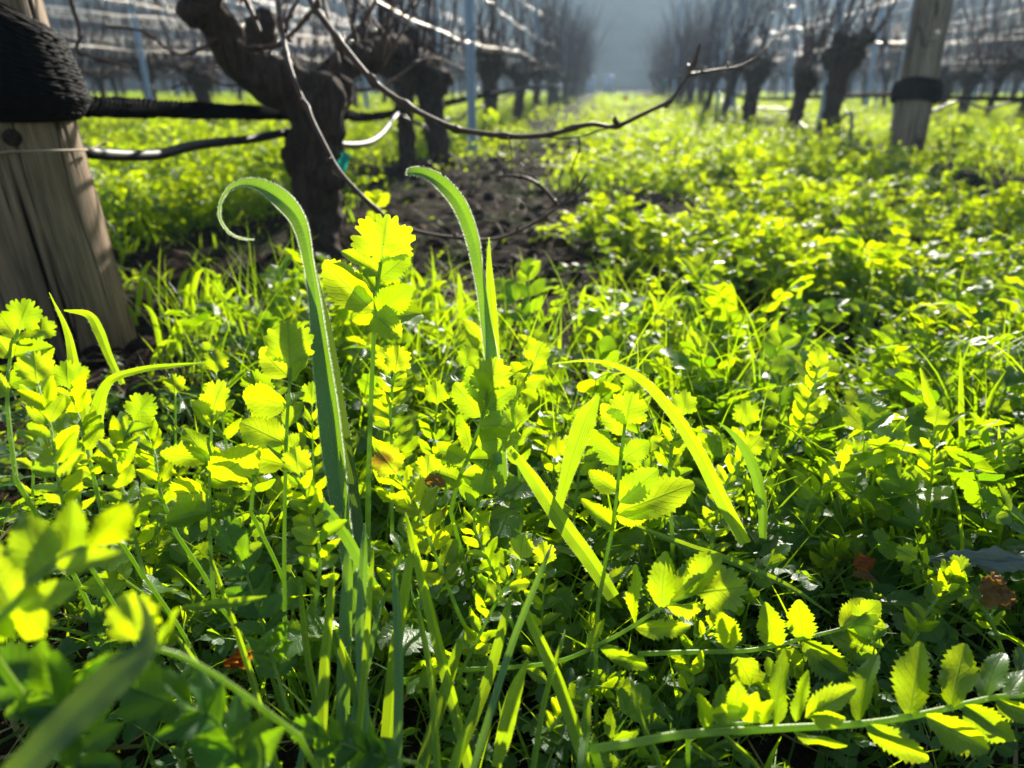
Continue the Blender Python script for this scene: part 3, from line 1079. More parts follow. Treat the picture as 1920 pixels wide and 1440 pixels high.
for px, l_ in ((1106, 'pale post left of the gap at the far path end'), (1141, 'pale post right of the gap at the far path end')):
    q = P(px, 172, 26)
    V, Q, U = tube(np.array([[0, 0, -.05], [0, 0, .6], [0, 0, .62]]), [.16, .16, .13], 16)
    a = Acc(); a.add(V, Q, U)
    tag(link('end_post', a.mesh('end_post', (STEEL,)), None, (q.x, q.y, 0)), l_, 'post', 'pale posts closing the path')

# ------------------------------------------------------------------ trellis wires
def wire(x, z, y0, y1, label, group, sag=.03, r_=.0017, seed=0):
    g = np.random.default_rng(seed)
    n = 70
    t = np.linspace(0, 1, n)
    y = y0 + (y1 - y0) * t
    zz = z + sag * np.cos(y * 1.257 + seed) * .5 + .006 * np.sin(y * 7 + seed)
    xx = x + .015 * np.sin(y * 1.9 + seed * 2)
    pts = np.stack([xx, y, zz], 1)
    a = Acc(); V, Q, U = tube(pts - pts[0], r_, 5); a.add(V, Q, U)
    return tag(link('trellis_wire', a.mesh('trellis_wire', (WIRE,)), None, Vector(pts[0])), label, 'wire', group)


hn = {.56: 'lowest', .76: 'second', .96: 'third', 1.2: 'fourth', 1.45: 'top'}
for ri in range(-4, 6):
    x = LEFT_X + GAP * ri if ri <= 0 else RIGHT_X + GAP * (ri - 1)
    for z in hn:
        y0 = 1.2 if ri == 0 else (3.9 if ri == 1 else 1.0)
        if ri == 0: l_ = hn[z] + ' trellis wire above the left vine row'
        elif ri == 1: l_ = hn[z] + ' trellis wire above the right vine row'
        else: l_ = 'thin glinting trellis wire over the vine rows beyond the %s row' % ('left' if ri < 0 else 'right')
        gp = 'trellis wires of the left row' if ri == 0 else 'trellis wires of the right row' if ri == 1 else 'trellis wires beyond the %s row' % ('left' if ri < 0 else 'right')
        for q in (-1, 1) if (ri not in (0,) and z > .7) else (0,):
            wire(x + q * .03, z + q * .02, y0, ROW_END, l_, gp, .035, .0023 if ri > 0 else .0016 if ri else .0013, int(ri * 7 + z * 10 + q + 50))

# ------------------------------------------------------------------ the hero vine (first of the left row)
ZV = 1.68
hv_base = P(592, 492, ZV)
hv = empty('grape_vine', hv_base, 'gnarled dark vine with crooked arm nearest the grey post', 'vine', 'bare grape vines in the near rows')


def px_tube(acc, ctrl, n, sides, knob, seed, bark=.05, origin=hv_base):
    """ctrl: (px, py, depth, width in px)"""
    c = [(*P(a, b, z), w * z / F / 2) for a, b, z, w in ctrl]
    s = smooth_path(c, n)
    V, Q, U = tube(s[:, :3] - np.array(origin), s[:, 3], sides, knob, seed, bark)
    acc.add(V, Q, U)


a = Acc()
px_tube(a, [(592, 510, ZV, 120), (590, 440, ZV - .02, 98), (592, 350, ZV - .05, 92), (588, 290, ZV - .07, 98), (592, 230, ZV - .09, 104), (590, 180, ZV - .1, 110), (585, 150, ZV - .1, 70)], 90, 40, .13, 5)
for k, (c, r_) in enumerate([((540, 175, 1.55, 74), (500, 160, 1.52, 30)), ((630, 190, 1.6, 60), (650, 150, 1.58, 24)), ((600, 330, 1.59, 60), (640, 345, 1.58, 20)), ((560, 300, 1.58, 60), (535, 285, 1.56, 20))]):
    px_tube(a, [(c[0], c[1], c[2], c[3]), ((c[0] + r_[0]) / 2, (c[1] + r_[1]) / 2, c[2], c[3] * .8), r_], 14, 14, .25, 30 + k)
link('trunk', a.mesh('trunk', (BARK,)), hv)
a = Acc()
px_tube(a, [(600, 200, 1.57, 90), (545, 168, 1.55, 84), (480, 140, 1.52, 66), (440, 105, 1.5, 58), (420, 62, 1.48, 56), (395, 22, 1.46, 62), (360, -15, 1.45, 50), (330, -60, 1.44, 40)], 80, 26, .18, 9)
px_tube(a, [(400, 30, 1.46, 40), (365, 25, 1.44, 40), (335, 10, 1.43, 26)], 16, 14, .3, 12)
px_tube(a, [(430, 60, 1.47, 36), (405, 10, 1.43, 30), (425, -30, 1.4, 20)], 16, 12, .3, 13)
link('arm', a.mesh('arm', (BARK,)), hv)
a = Acc()
px_tube(a, [(560, 170, 1.57, 60), (500, 130, 1.6, 50), (470, 95, 1.62, 40), (490, 60, 1.62, 50), (500, 20, 1.62, 26)], 40, 20, .3, 15)
px_tube(a, [(600, 165, 1.6, 60), (660, 120, 1.7, 46), (710, 95, 1.8, 40), (760, 85, 1.9, 30)], 40, 18, .3, 16)
link('arm', a.mesh('arm', (BARK,)), hv)


def cane_px(ctrl, w0, w1, n=90, nodes=9, seed=0, sides=8, parent=hv, name='cane', mat=CANE):
    c = [tuple(P(*q)) for q in ctrl]
    s = smooth_path(c, n)
    z = (Vector(s[n // 2]) - CAM).dot(FWD)
    t = np.linspace(0, 1, n)
    rad = (w0 + (w1 - w0) * t) * z / F / 2
    g = np.random.default_rng(seed)
    for k in range(nodes):
        tk = (k + g.uniform(.3, .7)) / nodes
        rad = rad * (1 + .55 * np.exp(-((t - tk) / .008) ** 2))
        s = s + (g.standard_normal(3) * .0022)[None] * (np.exp(-np.abs(t - tk) / .02))[:, None]
    a = Acc()
    V, Q, U = tube(s - np.array(parent.location), rad, sides)
    a.add(V, Q, U)
    # short bud spurs at the nodes
    for k in range(nodes):
        i = min(n - 2, int((k + .5) / nodes * n))
        d = g.standard_normal(3); d /= np.linalg.norm(d)
        p0 = s[i] - np.array(parent.location)
        V, Q, U = tube(np.array([p0, p0 + d * rad[i] * 2.2, p0 + d * rad[i] * 3.4 + (s[i + 1] - s[i])]), [rad[i] * .9, rad[i] * .8, rad[i] * .2], 6)
        a.add(V, Q, U)
    return link(name, a.mesh(name, (mat,)), parent)


cane_px([(505, -120, 1.2), (518, -20, 1.05), (530, 60, .98), (548, 140, .92), (590, 235, .88), (640, 320, .86), (700, 388, .86), (760, 428, .88), (880, 450, .92), (960, 440, .95), (1030, 400, .98), (1075, 360, 1.0), (1100, 325, 1.0)], 13, 5, 160, 11, 1)
cane_px([(560, -60, 1.15), (582, 0, 1.05), (625, 60, 1.0), (680, 130, .98), (735, 180, .97), (800, 218, .97), (870, 243, .98), (960, 256, .98), (1030, 252, .98), (1075, 240, .98), (1110, 233, .98), (1150, 236, 1.0), (1200, 216, 1.0), (1260, 180, 1.02), (1295, 130, 1.03), (1312, 85, 1.03)], 14, 7, 180, 12, 2)
cane_px([(1290, 140, 1.03), (1340, 132, 1.06), (1400, 118, 1.1), (1470, 60, 1.15)], 6, 3, 50, 4, 3)
cane_px([(955, 254, .98), (1020, 258, .98), (1080, 258, .98), (1120, 246, .99), (1160, 236, 1.0)], 3, 3, 40, 2, 4, 5)
cane_px([(930, 331, .97), (975, 331, .97), (1010, 346, .975), (1030, 366, .98), (1045, 384, .985)], 5, 8, 50, 4, 5)
cane_px([(1085, 258, .98), (1088, 275, .98), (1078, 300, .985), (1070, 325, .99), (1078, 345, .99), (1085, 330, .99), (1082, 350, .99), (1078, 362, 1.0)], 3, 2.5, 70, 0, 6, 5, name='tendril')
cane_px([(952, 256, .97), (958, 280, .97), (960, 315, .97), (955, 345, .97), (965, 370, .97), (985, 385, .97), (990, 410, .97)], 2.6, 1.6, 60, 0, 7, 5, name='tendril')
cane_px([(535, 60, .98), (545, 25, .99), (575, -30, 1.02)], 7, 5, 20, 2, 8)
cane_px([(440, -40, 1.3), (468, 15, 1.3), (488, 62, 1.3)], 12, 8, 24, 2, 9)
cane_px([(455, 90, 1.5), (520, 85, 1.5), (560, 50, 1.45), (600, 0, 1.4), (640, -50, 1.4)], 10, 7, 40, 4, 10)
cane_px([(600, 160, 1.58), (640, 90, 1.6), (690, 30, 1.6), (720, -40, 1.6)], 10, 6, 40, 4, 11)
cane_px([(490, 60, 1.62), (470, 20, 1.6), (455, -40, 1.6)], 10, 6, 24, 2, 12)
cane_px([(420, 60, 1.47), (380, 90, 1.45), (330, 100, 1.42), (270, 60, 1.4), (200, 50, 1.4)], 7, 4, 40, 4, 13)
cane_px([(500, 130, 1.58), (440, 160, 1.6), (380, 150, 1.6), (320, 165, 1.62)], 5, 3, 40, 3, 14)
cane_px([(640, 170, 1.62), (720, 160, 1.75), (800, 110, 1.9), (870, 130, 2.0)], 6, 4, 40, 4, 15)
cane_px([(120, -30, 1.35), (150, 60, 1.4), (145, 95, 1.42), (200, 115, 1.46), (245, 128, 1.5)], 7, 5, 40, 4, 16)
for k in range(14):
    x0 = rnd.uniform(380, 760); z0 = rnd.uniform(1.5, 1.9); y0 = rnd.uniform(30, 150)
    dx = rnd.uniform(-160, 160)
    cane_px([(x0, y0, z0), (x0 + dx * .3, y0 - 60, z0), (x0 + dx * .7, y0 - 130, z0), (x0 + dx, y0 - 230, z0 + .05)], 6, 3.5, 24, 3, 40 + k, 5)

# teal tie on the first trunk, red and teal ties far down the rows
a = Acc()
for k in range(3):
    c = [tuple(P(x, y, 1.52) + Vector((0, .002 * k, 0))) for x, y in ((640, 278 + 3 * k), (646 + 2 * k, 292), (644 - 3 * k, 306), (640 + 2 * k, 322))]
    s = smooth_path(c, 14)
    w = np.interp(np.linspace(0, 1, 14), [0, .4, 1], [.002, .009, .003])
    S = np.array(RIGHT)[None] * w[:, None] + np.array(FWD)[None] * (w * .3 * (k - 1))[:, None]
    V = np.stack([s - S, s + S * .1 + np.array(FWD) * -.002, s + S], 1).reshape(-1, 3) - s[0]
    a.add(V, grid_quads(14, 3), np.zeros((42, 2)))
    a0 = s[0]
o = tag(link('plastic_tie', a.mesh('plastic_tie', (TEAL,)), None, Vector(a0)), 'teal plastic tie tag hanging on the first gnarled trunk', 'tie')
for px, py, z, m, l_ in ((1172, 190, 8, RED, 'tiny red plastic tie low in the right row'), (1246, 160, 8, TEAL, 'tiny teal plastic tie in the right row')):
    V, Q, U = tube(smooth_path([(0, 0, 0), (.012, 0, .03), (.0, 0, .06), (-.01, 0, .03)], 16), .012, 8)
    a = Acc(); a.add(V, Q, U)
    tag(link('plastic_tie', a.mesh('plastic_tie', (m,)), None, P(px, py, z)), l_, 'tie')

# ------------------------------------------------------------------ ground cover (uncountable)
SOILY = {(1000, 600), (960, 420), (900, 330), (1120, 740), (290, 760), (170, 640), (300, 640), (430, 520), (1040, 520), (1010, 480), (930, 540), (870, 470), (1060, 650), (1000, 290), (960, 340)}
DIPS = [(G(px, py).x, G(px, py).y, r_, .88 if (px, py) in SOILY else .45) for px, py, r_ in ((1040, 520, .12), (1010, 480, .14), (930, 540, .12), (870, 470, .16), (1060, 650, .08), (1000, 290, .2), (960, 340, .18), (1290, 560, .13), (1235, 400, .20), (1480, 700, .10), (1000, 600, .16), (960, 420, .30), (900, 330, .5), (1700, 450, .22), (430, 520, .25), (1120, 740, .07), (290, 760, .08), (1860, 600, .10), (1560, 560, .10), (1330, 470, .14), (1450, 400, .16), (170, 640, .24), (300, 640, .16), (350, 570, .16), (240, 590, .12), (1620, 520, .14), (1790, 400, .25), (1380, 620, .10))]  # dips outside SOILY thin and lower cover to imitate shaded patches


def cover_density(x, y):
    """0..1: bare strips under each vine line, thinned patches: bare soil, and stand-ins for shaded spots"""
    d = np.ones_like(x)
    for k in range(-4, 6):
        xr = LEFT_X + GAP * k if k <= 0 else RIGHT_X + GAP * (k - 1)
        off = .24 if k == 0 else -.10
        wd = .27 + .08 * np.clip((y - 3) / 2, 0, 1) if k == 0 else .32
        f = .76 + .22 * np.clip((y - 3) / 2, 0, 1) if k == 0 else .93 if k == 1 else .7
        d = d * (1 - f * np.exp(-((x - xr - off) / wd) ** 2) * np.clip((y - .75) / .4, 0, 1))
    d = d * np.clip(.55 + .75 * fnoise(x, y, 3.6, 21) + .3 * fnoise(x, y, 9, 22), .10 + .5 * (y < .9), 1)
    for dx, dy, r_, st_ in DIPS:
        d = d * (1 - st_ * np.exp(-(((x - dx) / r_) ** 2 + ((y - dy) / (r_ * 1.7)) ** 2)))
    return np.clip(d, 0, 1)


def sample_area(n, y0, y1, power=1.0, near_fade=None):
    """points in the camera's ground view between two distances"""
    y = y0 + (y1 - y0) * RNG.random(n * 2) ** power
    half_l = .95 * y + .5
    half_r = .68 * y + .5
    x = -half_l + (half_l + half_r) * RNG.random(n * 2)
    keep = RNG.random(n * 2) < cover_density(x, y)
    x, y = x[keep][:n], y[keep][:n]
    return x, y


def height_mod(x, y):
    h = np.clip(1 + .50 * fnoise(x, y, 3.2, 33) + .70 * fnoise(x, y, 9.0, 34) + .45 * fnoise(x, y, 19.0, 35), .15, 2.4)
    for dx, dy, r_, st_ in DIPS:
        h = h * (1 - .78 * np.exp(-(((x - dx) / r_) ** 2 + ((y - dy) / (r_ * 1.7)) ** 2)))
    for k in range(-4, 6):
        xr = LEFT_X + GAP * k if k <= 0 else RIGHT_X + GAP * (k - 1)
        h = h * (1 - .5 * np.exp(-((x - xr) / .3) ** 2) * (y > 1))
    return h


# distant and middle grass
acc = Acc()
x, y = sample_area(52000, 5, 27, 1.15)
n = len(x)
k = .6 + y * .055
blades(acc, np.stack([x, y, ground_h(x, y) - .01], 1), RNG.uniform(0, 6.28, n), RNG.uniform(.04, .10, n) * height_mod(x, y), RNG.uniform(.004, .009, n) * k * 1.6, RNG.uniform(0, .9, n), RNG.uniform(.2, 1.5, n), 2, .2)
x, y = sample_area(34000, 1.1, 6, 1.25)
n = len(x)
blades(acc, np.stack([x, y, ground_h(x, y) - .01], 1), RNG.uniform(0, 6.28, n), RNG.uniform(.04, .12, n) * np.minimum(height_mod(x, y), 1.25), RNG.uniform(.003, .008, n), RNG.uniform(0, .9, n), RNG.uniform(.3, 1.7, n), 4, .3, twist=RNG.uniform(-1, 1, n))
tag(link('grass', acc.mesh('grass', (BLADE,))), 'bright backlit grass covering the vineyard floor', 'grass', None, 'stuff')

# leafy cover, three sizes of detail
T_MID = [compound(4, .09, .019, 3, 3, rnd.uniform(.3, 1.2), 400 + i) for i in range(6)]
T_FAR = []
for i in range(5):
    a = Acc(); g = np.random.default_rng(500 + i)
    for k in range(6):
        V, Q, U = leaflet(1, 3, 1, .7, 'ovate', .05, .2, .2, .03, 500 + k + i * 9)
        V = V * g.uniform(.013, .023) @ (rot('Z', g.uniform(0, 6.28)) @ rot('X', g.uniform(-.4, 1.2))).T + np.array([g.uniform(-.03, .03), g.uniform(-.03, .03), g.uniform(0, .06)])
        a.add(V, Q, U, g.random(), 0)
    T_FAR.append(a.arrays())
acc = Acc()
x, y = sample_area(19000, 3.0, 14, 1.3)
for i, T in enumerate(T_FAR):
    xs, ys = x[i::5], y[i::5]; n = len(xs)
    scatter(acc, T, np.stack([xs, ys, ground_h(xs, ys) + RNG.uniform(0, .06, n) * height_mod(xs, ys)], 1), RNG.uniform(0, 6.28, n), RNG.uniform(-.2, .2, n), RNG.uniform(-.2, .2, n), RNG.uniform(.7, 1.3, n) * (1 + ys * .05), RNG.random(n))
x, y = sample_area(5200, .85, 4.4, 1.2)
for i, T in enumerate(T_MID):
    xs, ys = x[i::6], y[i::6]; n = len(xs)
    scatter(acc, T, np.stack([xs, ys, ground_h(xs, ys) + RNG.uniform(-.01, .075, n) * height_mod(xs, ys)], 1), RNG.uniform(0, 6.28, n), RNG.uniform(.0, 1.25, n), RNG.uniform(-.5, .5, n), RNG.uniform(.5, 1.0, n) * np.clip(height_mod(xs, ys), .4, 1.5), RNG.random(n))
mx, my, mr = [], [], []
for px, py, r_ in ((1300, 500, .15), (1480, 430, .2), (1700, 400, .22), (1850, 330, .3), (1600, 580, .13), (1180, 360, .22), (1800, 560, .14), (1400, 340, .25), (1640, 345, .2), (1880, 450, .2), (1420, 560, .12), (1150, 470, .12), (300, 420, .14), (420, 330, .2), (230, 330, .2)):
    q = G(px, py); mx.append(q.x); my.append(q.y); mr.append(r_)
while len(mx) < 75:
    yy = rnd.uniform(1.3, 6.5); xx = rnd.uniform(-.9 * yy, .75 * yy)
    if rnd.random() < float(cover_density(np.array(xx), np.array(yy))) ** 2:
        mx.append(xx); my.append(yy); mr.append(rnd.uniform(.10, .24))
mx, my, mr = map(np.array, (mx, my, mr))
cx_ = np.repeat(mx, 85); cy_ = np.repeat(my, 85); cr_ = np.repeat(mr, 85)
n = len(cx_)
a_ = RNG.uniform(0, 6.28, n); q_ = np.sqrt(RNG.random(n)) * cr_
x = cx_ + q_ * np.cos(a_); y = cy_ + q_ * np.sin(a_) * .8
zt = .13 * np.clip(cr_ / .2, .55, 1.25) * (1 - (q_ / cr_) ** 2) * np.clip(.6 + cy_ * .15, .7, 1.3)
for i, T in enumerate(T_MID):
    xs, ys = x[i::6], y[i::6]; n = len(xs)
    scatter(acc, T, np.stack([xs, ys, ground_h(xs, ys) + zt[i::6] * RNG.uniform(.1, 1, n) ** .6], 1), RNG.uniform(0, 6.28, n), RNG.uniform(.0, 1.25, n), RNG.uniform(-.5, .5, n), RNG.uniform(.6, 1.1, n), RNG.random(n))
tag(link('ground_cover', acc.mesh('ground_cover', (COVER, STEM))), 'low leafy weeds carpeting the ground between the rows', 'ground cover', None, 'stuff')

# near undergrowth: fine leaves and stems low down
T_NEAR = [compound(rnd.choice((4, 5, 6)), rnd.uniform(.11, .17), rnd.uniform(.022, .032), 5, 5, rnd.uniform(.2, 1.1), 600 + i) for i in range(8)]
acc = Acc()
y = .12 + 1.15 * RNG.random(5200)
x = (-(.95 * y + .25)) + (1.7 * y + .6) * RNG.random(5200)
kp_ = RNG.random(5200) < cover_density(x, y) * 1.0
x, y = x[kp_][:2100], y[kp_][:2100]
for i, T in enumerate(T_NEAR):
    xs, ys = x[i::8], y[i::8]; n = len(xs)
    scatter(acc, T, np.stack([xs, ys, ground_h(xs, ys) + RNG.uniform(-.01, .04, n) * np.clip(ys * 2.2, .3, 1)], 1), RNG.uniform(0, 6.28, n), RNG.uniform(-.1, 1.0, n), RNG.uniform(-.6, .6, n), RNG.uniform(.35, .8, n) * np.clip(.55 + ys * .5, .6, 1), RNG.random(n))
tag(link('undergrowth', acc.mesh('undergrowth', (UNDER, STEM))), 'tangled small toothed leaves filling the foreground floor', 'undergrowth', None, 'stuff')
acc = Acc()
n = 14000
y = .10 + 1.3 * RNG.random(n) ** .9
x = (-(.95 * y + .25)) + (1.7 * y + .6) * RNG.random(n)
kp_ = RNG.random(n) < (.12 + .88 * cover_density(x, y)); x, y = x[kp_], y[kp_]; n = len(x)
hh = RNG.uniform(.05, .15, n) * np.minimum(height_mod(x, y), 1.25) * np.clip(y * 1.6, .35, 1.1)
blades(acc, np.stack([x, y, ground_h(x, y) - .01], 1), RNG.uniform(0, 6.28, n), hh, RNG.uniform(.0016, .0065, n), RNG.uniform(0, 1.0, n), RNG.uniform(.2, 1.8, n), 8, .35, twist=RNG.uniform(-1.5, 1.5, n))
n = 900
y = .24 + .75 * RNG.random(n); x = -.35 * y + (.95 * y) * (RNG.random(n) - .35)
blades(acc, np.stack([x, y, ground_h(x, y) - .01], 1), RNG.uniform(0, 6.28, n), RNG.uniform(.10, .21, n) * np.clip(y * 1.5, .5, 1), RNG.uniform(.0012, .0036, n), RNG.uniform(0, .55, n), RNG.uniform(.1, 1.0, n), 10, .4, twist=RNG.uniform(-1.5, 1.5, n))
tag(link('grass', acc.mesh('grass', (BLADE,))), 'short fine grass blades tangled through the foreground weeds', 'grass', None, 'stuff')

# dry straw and litter on the soil
acc = Acc()
n = 2600
y = .15 + 4.5 * RNG.random(n) ** 1.3
x = np.where(RNG.random(n) < .5, LEFT_X + .3 + RNG.normal(0, .22, n), (-(.95 * y + .2)) + (1.7 * y + .5) * RNG.random(n))
blades(acc, np.stack([x, y, ground_h(x, y) + .006], 1), RNG.uniform(0, 6.28, n), RNG.uniform(.02, .11, n), RNG.uniform(.001, .004, n), RNG.uniform(1.2, 1.7, n), RNG.uniform(-.3, .3, n), 3, .3)
tag(link('straw_litter', acc.mesh('straw_litter', (DRY,))), 'thin dry straw bits scattered over the dark soil', 'litter', None, 'stuff')

# clods of earth
acc = Acc()
g = np.random.default_rng(77)
for k in range(900):
    yy = g.uniform(.5, 5.0); xx = LEFT_X + .30 + g.normal(0, .24)
    if k < 30:
        xx, yy = -.1 + g.normal(0, .12), 1.15 + g.normal(0, .2)
    r_ = .004 + .018 * g.random() ** 2.5
    t = np.linspace(0, 1, 7)
    V, Q, U = tube(np.array([[0, 0, -1]]) * (1 - 2 * t)[:, None] * -r_ * .7, r_ * np.sin(np.pi * np.clip(t, .05, .95)) ** .6, 8, .35, k)
    acc.add(V @ rot('Z', g.uniform(0, 6)).T + np.array([xx, yy, float(ground_h(np.array(xx), np.array(yy))) + r_ * .3]), Q, U)
tag(link('soil_clods', acc.mesh('soil_clods', (SOIL,), False)), 'dark earth clods on the bare strip by the left row', 'clods', None, 'stuff')


def clod(px, py, z, size, label, seed):
    g = np.random.default_rng(seed)
    acc = Acc()
    for k in range(5):
        t = np.linspace(0, 1, 22)
        r_ = size * g.uniform(.35, .6)
        V, Q, U = tube(np.array([[0, 0, 1.]]) * (2 * t - 1)[:, None] * r_, r_ * np.sqrt(np.clip(1 - (2 * t - 1) ** 2, .02, 1)), 22, .30, seed + k, .05)
        acc.add(V @ (rot('X', g.uniform(0, 3)) @ rot('Z', g.uniform(0, 6))).T + g.uniform(-.45, .45, 3) * size, Q, U)
    return tag(link('earth_clod', acc.mesh('earth_clod', (BARK,)), None, P(px, py, z)), label, 'clod', 'lumps of bark and earth in the weeds')


clod(300, 755, .80, .032, 'dark brown rotten wood lump among the left weeds', 1)
clod(1125, 728, .78, .028, 'dark earth lump under the arching grass blade', 2)
clod(270, 735, .82, .020, 'small brown lump beside the rotten wood at left', 3)


# ------------------------------------------------------------------ individual foreground plants
def leaflet_px(bx, by, tx, ty, w, z, roll=0.0, dz=0.0, shape='ovate', seed=0, tooth=.12, fold=.2, origin=None):
    b, e = P(bx, by, z), P(tx, ty, z + dz)
    Yv = (e - b); L = Yv.length; Yv.normalize()
    view = (CAM - (b + e) / 2).normalized()
    N = (view - Yv * view.dot(Yv)).normalized()
    X = Yv.cross(N)
    c, s_ = math.cos(roll), math.sin(roll)
    X, N = X * c + N * s_, N * c - X * s_
    V, Q, U = leaflet(11, 7, L, w * z / F * 1.08, shape, tooth, fold, .02 + .22 * ((seed * 37) % 10) / 10, .045, seed)
    M = np.array([tuple(X), tuple(Yv), tuple(N)])
    return V @ M + np.array(b - (origin or Vector((0, 0, 0)))), Q, U


def plant(name, label, stem, lw, leaflets, z, group='leafy weeds in the foreground', mat=LEAF, seed=0, cat='weed', hairs=True):
    """stem: (px,py,depth) list from the root up; lw: stem width px (base, tip)"""
    base = P(*stem[0])
    root = empty(name, base, label, cat, group)
    s = smooth_path([tuple(P(*q)) for q in stem], 60)
    # run the stem on down to the soil
    if s[0][2] > .03:
        dn = np.array([s[0] + (s[0] - s[1]) / np.linalg.norm(s[0] - s[1]) * .02 * i + np.array([0, 0, -.0]) for i in (1,)])
        foot = np.array([s[0][0] + .01, s[0][1] + .02, 0.0])
        s = np.concatenate([smooth_path([foot, (foot + s[0]) / 2 + [0, .006, 0], s[0]], 14)[:-1], s])
    n = len(s)
    rad = np.linspace(lw[0], lw[1], n) * z / F / 2
    V, Q, U = tube(s - np.array(base), rad, 8)
    a = Acc(); a.add(V, Q, U)
    g = np.random.default_rng(seed)
    if hairs:
        T = np.gradient(s, axis=0)
        for k in range(150):
            i = g.integers(2, n - 1)
            d = g.standard_normal(3); d -= T[i] * d.dot(T[i]) / T[i].dot(T[i]); d /= np.linalg.norm(d)
            p0 = s[i] + (s[i] - s[i - 1]) * g.random() - np.array(base) + d * rad[i]
            e = p0 + d * g.uniform(.0008, .0022)
            w = np.cross(d, T[i]); w = w / np.linalg.norm(w) * .00010
            a.add(np.array([p0 - w, p0 + w, e + w * .3, e - w * .3]), [[0, 1, 2, 3]], np.zeros((4, 2)), .5, 1)
    link('stem', a.mesh('stem', (STEM, HAIR)), root)
    for k, q in enumerate(leaflets):
        bx, by, tx, ty, w = q[:5]
        roll = q[5] if len(q) > 5 else g.uniform(-.5, .5)
        dz = q[6] if len(q) > 6 else g.uniform(-.012, .012)
        shp = q[7] if len(q) > 7 else 'ovate'
        # depth of the stem nearest to the leaflet's root
        zz = min(stem, key=lambda t_: (t_[0] - bx) ** 2 + (t_[1] - by) ** 2)[2]
        V, Q, U = leaflet_px(bx, by, tx, ty, w * .92, zz, roll, dz, shp, seed * 50 + k, .11 if shp == 'ovate' else .15, g.uniform(.0, .45), base)
        a = Acc(); a.add(V, Q, U, g.uniform(.2, 1.0))
        link('leaflet', a.mesh('leaflet', (mat,)), root)
    return root


def auto_leaflets(stem, n, size, t0=.35, seed=0, w=.62, tip=1.25, ang=58, bare=0):
    """pairs of leaflets along a pixel-space stem"""
    g = np.random.default_rng(seed)
    s = smooth_path([(q[0], q[1], 0) for q in stem], 100)
    out = []
    for k in range(n):
        t = t0 + (1 - t0) * (k + .3) / (n + .2)
        i = min(97, int(t * 99))
        p = s[i]; d = s[i + 1] - s[i]; a0 = math.atan2(d[1], d[0])
        sz = size * (.6 + .5 * math.sin(math.pi * (.25 + .6 * k / n))) * g.uniform(.85, 1.15)
        for sd in (-1, 1):
            if g.random() < bare: continue
            a = a0 + sd * R(g.uniform(ang - 10, ang + 10) - 18 * k / n)
            out.append((p[0], p[1], p[0] + math.cos(a) * sz, p[1] + math.sin(a) * sz, sz * w * g.uniform(.85, 1.15), g.uniform(-.9, .9), g.uniform(-.015, .015)))
    p, d = s[-1], s[-1] - s[-4]
    a = math.atan2(d[1], d[0]) + g.uniform(-.2, .2)
    out.append((p[0], p[1], p[0] + math.cos(a) * size * tip, p[1] + math.sin(a) * size * tip, size * tip * .85, g.uniform(-.4, .4), 0, 'fan'))
    return out


plant('leafy_weed', 'tallest leafy weed, its lobed bright tip standing above all others',
      [(690, 1100, .44), (690, 960, .44), (693, 830, .44), (700, 650, .44), (708, 540, .44), (714, 492, .44)], (13, 7),
      [(714, 497, 727, 400, 100, .1, -.004, 'fan'), (709, 512, 640, 462, 40, -.6), (697, 580, 603, 490, 80, .15, .0), (712, 520, 768, 476, 62, .5),
       (706, 585, 772, 543, 66, -.35), (700, 590, 662, 606, 34, .7), (704, 590, 750, 632, 62, .1, -.01), (706, 600, 800, 578, 66, .4, .02),
       (701, 560, 665, 535, 44, .8), (708, 545, 680, 500, 34, -.7)], .44, seed=1)
s_ = [(1112, 1404, .34), (1200, 1391, .34), (1280, 1377, .34), (1453, 1366, .345), (1613, 1357, .35), (1707, 1343, .355), (1780, 1327, .36), (1863, 1308, .365), (1925, 1303, .37)]
plant('leafy_weed', 'long low leaf frond lying across the bottom right corner', s_, (19, 10),
      [(1455, 1360, 1466, 1215, 44, .7, .01), (1492, 1352, 1508, 1258, 32, .5), (1522, 1340, 1556, 1272, 24, 1.0), (1512, 1345, 1605, 1288, 48, .3),
       (1610, 1355, 1633, 1220, 50, .55, .012), (1706, 1343, 1722, 1200, 66, .25, .012), (1785, 1326, 1806, 1203, 66, .35, .012), (1846, 1312, 1872, 1213, 58, .5, .012),
       (1893, 1306, 1918, 1248, 50, .5, .01), (1488, 1372, 1590, 1404, 28, -.9), (1520, 1345, 1585, 1345, 40, -.6), (1625, 1360, 1745, 1436, 52, -.3, -.01), (1738, 1340, 1858, 1412, 62, -.2, -.01),
       (1806, 1325, 1902, 1388, 64, -.3, -.01), (1868, 1308, 1945, 1352, 46, -.5, -.01)], .35, seed=2)
plant('leafy_weed', 'small bright sprig with narrow leaflets above the long bottom frond',
      [(1290, 1378, .345), (1340, 1362, .345), (1400, 1355, .345), (1450, 1345, .345)], (10, 6),
      [(1325, 1362, 1310, 1300, 30), (1345, 1360, 1355, 1280, 30), (1380, 1350, 1385, 1280, 46), (1400, 1352, 1420, 1300, 40), (1420, 1350, 1445, 1320, 34), (1335, 1340, 1400, 1335, 34)], .345, seed=3)
